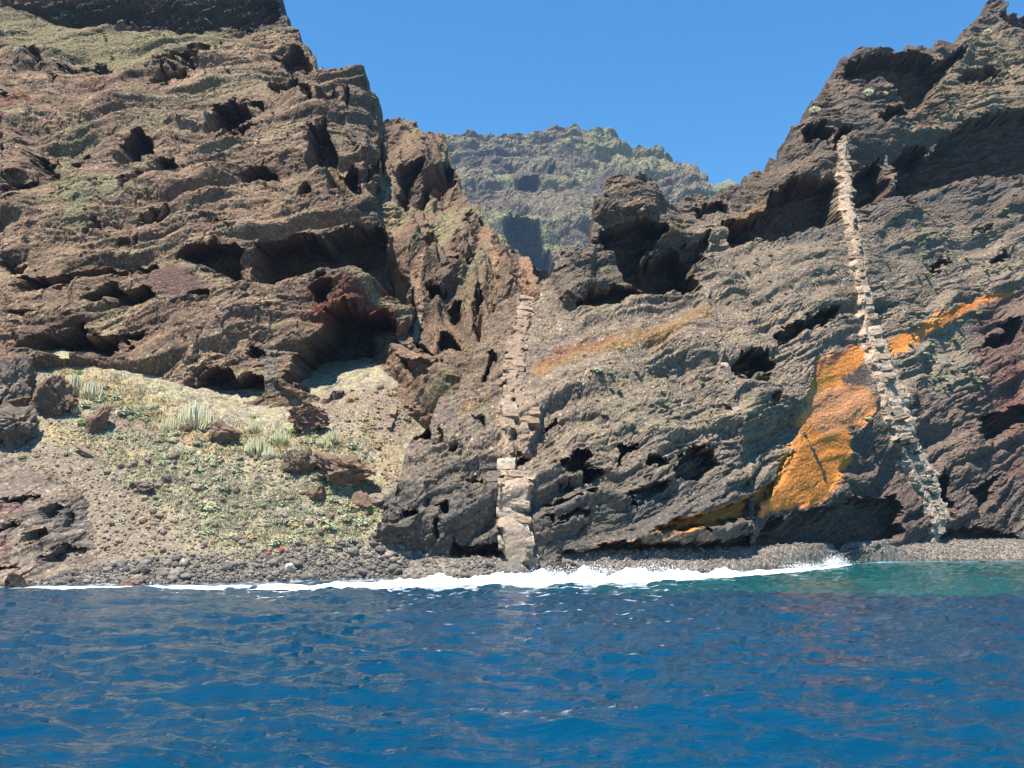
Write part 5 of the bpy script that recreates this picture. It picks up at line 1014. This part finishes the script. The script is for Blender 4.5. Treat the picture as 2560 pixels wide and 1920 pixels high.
spec = [(522, 1265, 60, 1, 'broad yellow green shrub in the middle of the lower talus'), (460, 1140, 50, 2, 'brownish yellow shrub on the mid talus'), (600, 1185, 44, 1, 'yellow shrub on the mid talus right of the stones'), (205, 1052, 40, 3, 'bright green cushion beside the dark upright rock'), (121, 922, 16, 3, 'bright green sprig at the mouth of the left cave'), (195, 930, 28, 3, 'bright green bush below the left cave'), (757, 995, 22, 3, 'bright green sprig beside the rock fins'), (735, 1075, 34, 3, 'bright green shrub left of the rock fins'), (915, 1268, 50, 3, 'fresh green shrub at the foot of the rounded boulder'), (560, 1215, 46, 0, 'round grey green shrub among grey stones'), (630, 1040, 18, 3, 'small green shrub under the middle cave')]
for i, (px, py, w, k, lb) in enumerate(spec): put('shrub', shr[k][i % 3], px, py + w * 0.2, w, lb, 'shrub', hz=0.9, sd=i)
# shrubs on the cliffs
many(40, [(1350, 1000), (1500, 900), (1760, 790), (1880, 900), (1780, 1060), (1640, 1110), (1450, 1050)], (0, 1), 7, 22, 'pale shrub on the banded grey middle of the right cliff', 'shrub', 'shrubs on the middle of the right cliff', ('cliff',), 31, 0.7, 'cliff_shrub')
many(40, [(1860, 640), (2120, 600), (2160, 740), (2050, 760), (1870, 760)], (0, 1), 6, 16, 'small shrub on the slope between upper band and long dyke', 'shrub', 'shrubs left of the long dyke', ('cliff',), 32, 0.7, 'cliff_shrub')
many(60, [(2180, 560), (2560, 480), (2560, 700), (2440, 740), (2200, 760)], (0, 1, 1), 7, 20, 'small shrub on the slope right of the long dyke', 'shrub', 'shrubs right of the long dyke', ('cliff',), 33, 0.7, 'cliff_shrub')
many(40, [(2280, 330), (2560, 100), (2560, 270), (2360, 330)], (0, 1, 1), 7, 18, 'yellow green shrub on the slope under the right summit', 'shrub', 'shrubs under the right summit', ('cliff',), 34, 0.7, 'cliff_shrub')
many(25, [(2260, 800), (2440, 790), (2460, 950), (2300, 1000)], (0, 1), 9, 26, 'pale shrub on the slope below the upper orange band', 'shrub', 'shrubs below the upper orange band', ('cliff',), 35, 0.7, 'cliff_shrub')
for i, (px, py, w, lb) in enumerate([(2340, 803, 22, 'yellow green shrub growing on the upper orange band'), (2305, 792, 14, 'small shrub above the upper orange band'), (2168, 1048, 22, 'yellow green shrub at the right tip of the salmon ash'), (1893, 602, 20, 'bright green shrub at the foot of the upper band'), (2460, 948, 26, 'bright round shrub on the far right slope'), (2372, 960, 18, 'lower of two round shrubs right of the long dyke'), (2360, 945, 20, 'upper of two round shrubs right of the long dyke'), (1497, 930, 34, 'wide yellow shrub below the ochre streak'), (1642, 895, 22, 'yellow shrub right of the wide one below the ochre streak'), (1656, 980, 16, 'small yellow shrub in the middle of the right cliff')]): put('cliff_shrub', shr[1][i % 3], px, py, w, lb, 'shrub', None, ('cliff',), 0.75, i)
for i, (px, py, w, lb) in enumerate([(2168, 240, 28, 'pale cactus bush on the shoulder of the right summit'), (2210, 240, 18, 'smaller pale cactus bush right of the one on the summit shoulder'), (2035, 282, 26, 'pale cactus bush hanging on the right skyline'), (2225, 140, 16, 'pale bush on the edge of the right summit'), (2465, 88, 24, 'pale bush near the top of the right skyline')]): put('cactus_bush', cact[i % 4], px, py, w, lb, 'cactus', None, ('cliff',), 0.8, i)
many(90, [(20, 60), (600, 75), (740, 200), (780, 300), (740, 520), (420, 590), (120, 600), (60, 400)], (0, 1, 3), 6, 17, 'small green shrub on the brown left cliff', 'shrub', 'shrubs on the left cliff', ('left_cliff',), 36, 0.8, 'cliff_shrub')
stone_at((1098, 1310, 1113, 1344), 'pale upright slab standing in a dark slot at the cliff foot', m_white, 'stone', 58, 3, ('cliff',), rough=0.12, boxy=0.8)
many(26, [(830, 1000), (1000, 970), (1030, 1060), (940, 1130), (860, 1080)], (2, 0, 2), 14, 34, 'dry brown shrub on the gully floor right of the fins', 'shrub', 'dry shrubs in the gully', ('talus',), 37, 0.8)
# dry grass on the upper talus
def grass(poly, n, seed, hgt, cols_):
    rg = random.Random(seed); vs, fs, cs = [], [], []
    for px, py in rand_px(n, poly, rg):
        px, py = px + rg.gauss(0, 34), py + rg.gauss(0, 17)
        if pn(np.array([px / 45.0]), np.array([py / 22.0]), 1999)[0] + rg.uniform(-.5, .5) < -0.15: continue
        b = seat(px, py, ('talus',))
        if b is None: continue
        x, y = b.x + rg.uniform(-.1, .1), b.y + rg.uniform(-.1, .1); z = ground_T(x, y); c = rg.choice(cols_)
        for q in range(3):
            a = rg.uniform(0, 3.14); u = Vector((math.cos(a), math.sin(a), 0)) * 0.045; l = Vector((rg.uniform(-.12, .12), rg.uniform(-.12, .12), hgt * rg.uniform(.5, 1.1))); p = Vector((x + rg.uniform(-.12, .12), y + rg.uniform(-.12, .12), z - 0.03)); i = len(vs)
            vs += [p - u, p + u, p + l]; fs.append((i, i + 1, i + 2)); cs += [c] * 3
    return np.array([tuple(v) for v in vs]), np.array(fs), np.array(cs)
mg, ng, bgm = new_mat('dry_grass'); ag = node(ng, 'ShaderNodeVertexColor', layer_name='Col'); ng.links.new(ag.outputs[0], bgm.inputs['Base Color']); bgm.inputs['Roughness'].default_value = 0.8
v, f, c = grass([(100, 905), (250, 925), (360, 965), (510, 1040), (640, 1080), (870, 1080), (930, 1120), (900, 1150), (700, 1150), (520, 1130), (400, 1090), (240, 1010), (150, 960)], 8000, 3, 0.3, [(0.36, 0.29, 0.14), (0.38, 0.25, 0.11), (0.33, 0.29, 0.15), (0.28, 0.29, 0.15), (0.42, 0.35, 0.2)])
link('dry_grass', raw_mesh('dry_grass', v, f, c, mg, False), kind='stuff', label='dry yellow grass on the upper strip of the talus')
v, f, c = grass([(130, 1050), (420, 1120), (700, 1200), (930, 1230), (950, 1350), (600, 1390), (450, 1300), (250, 1160)], 18000, 4, 0.22, [(0.34, 0.3, 0.17), (0.28, 0.3, 0.17), (0.38, 0.31, 0.18), (0.28, 0.29, 0.18), (0.36, 0.37, 0.2)])
link('grass', raw_mesh('grass', v, f, c, mg, False), kind='stuff', label='sparse greenish grass between the stones of the lower talus')

# ---- labels that single out each of the many alike things: by the nearest landmark, the side it lies on and its rank there
MARKS = [('large brown pitted rock', 130, 990), ('largest cactus bush', 484, 1045), ('pyramid boulder', 787, 1238), ('rounded dark brown boulder', 902, 1247), ('black cliff foot', 1000, 1300), ('splintered rock fins', 770, 1045), ('crumbly rock ledge', 860, 1175), ('tilted dark ledges', 130, 1330),
         ('wet rock in the surf', 43, 1455), ('white capped boulder', 725, 1420), ('bright red stone', 670, 1388), ('broad yellow green shrub', 522, 1265), ('low dark ledge', 354, 1218), ('foot of the central dyke', 1290, 1390), ('salmon ash', 2080, 1010), ('thin grey dyke', 1826, 965), ('round cliff cave', 1890, 905),
         ('small dyke side cave', 2050, 795), ('foot of the upper cliff band', 1850, 610), ('upper orange band', 2380, 780), ('right summit', 2150, 140), ('upper shadow band', 2420, 430), ('ochre streak', 1560, 850), ('large high cave', 565, 295), ('smaller high cave', 340, 370), ('green top slope', 300, 110), ('long dark slot', 200, 690), ('left skyline', 760, 180), ('dark right wall', 830, 420)]
WORDS = ['', 'second ', 'third ', 'fourth ', 'fifth ', 'sixth ', 'seventh ', 'eighth ', 'ninth ', 'tenth ', 'eleventh ', 'twelfth ', 'thirteenth ', 'fourteenth ', 'fifteenth ', 'sixteenth ', 'seventeenth ', 'eighteenth ', 'nineteenth ', 'twentieth ']
DESC = {'grey boulders on the cobble beach': 'rounded grey beach boulder', 'loose stones on the talus slope': 'angular grey brown talus stone', 'low cushion shrubs on the talus': 'grey green cushion shrub', 'shrubs above the cobble beach': 'yellowish cushion shrub', 'dry tufts on the grassy strip': 'dry orange yellow tuft', 'small shrubs on the bare talus': 'small grey shrub on bare talus', 'dry shrubs in the gully': 'dry brown gully shrub',
        'shrubs on the middle of the right cliff': 'pale shrub on the banded cliff', 'shrubs left of the long dyke': 'small cliff shrub', 'shrubs right of the long dyke': 'small slope shrub', 'shrubs under the right summit': 'yellow green shrub', 'shrubs below the upper orange band': 'pale slope shrub', 'shrubs on the left cliff': 'small green left cliff shrub'}
bins = {}
for o in list(COL.objects):
    g = o.get('group')
    if g in DESC:
        px, py = proj(np.float64(o.location.x), np.float64(o.location.y), np.float64(o.location.z)); px, py = float(px), float(py)
        nm, mx, my = min(MARKS, key=lambda m: (m[1] - px) ** 2 + (m[2] - py) ** 2)
        dx, dy = px - mx, py - my
        side = ('right of' if dx > 0 else 'left of') if abs(dx) > abs(dy) else ('below' if dy > 0 else 'above')
        bins.setdefault((g, nm, side), []).append((dx * dx + dy * dy, o))
for (g, nm, side), lst in bins.items():
    for k, (_, o) in enumerate(sorted(lst, key=lambda q: q[0])):
        o['label'] = '%s, %snearest %s the %s' % (DESC[g], WORDS[k] if k < 20 else '%dth ' % (k + 1), side, nm)
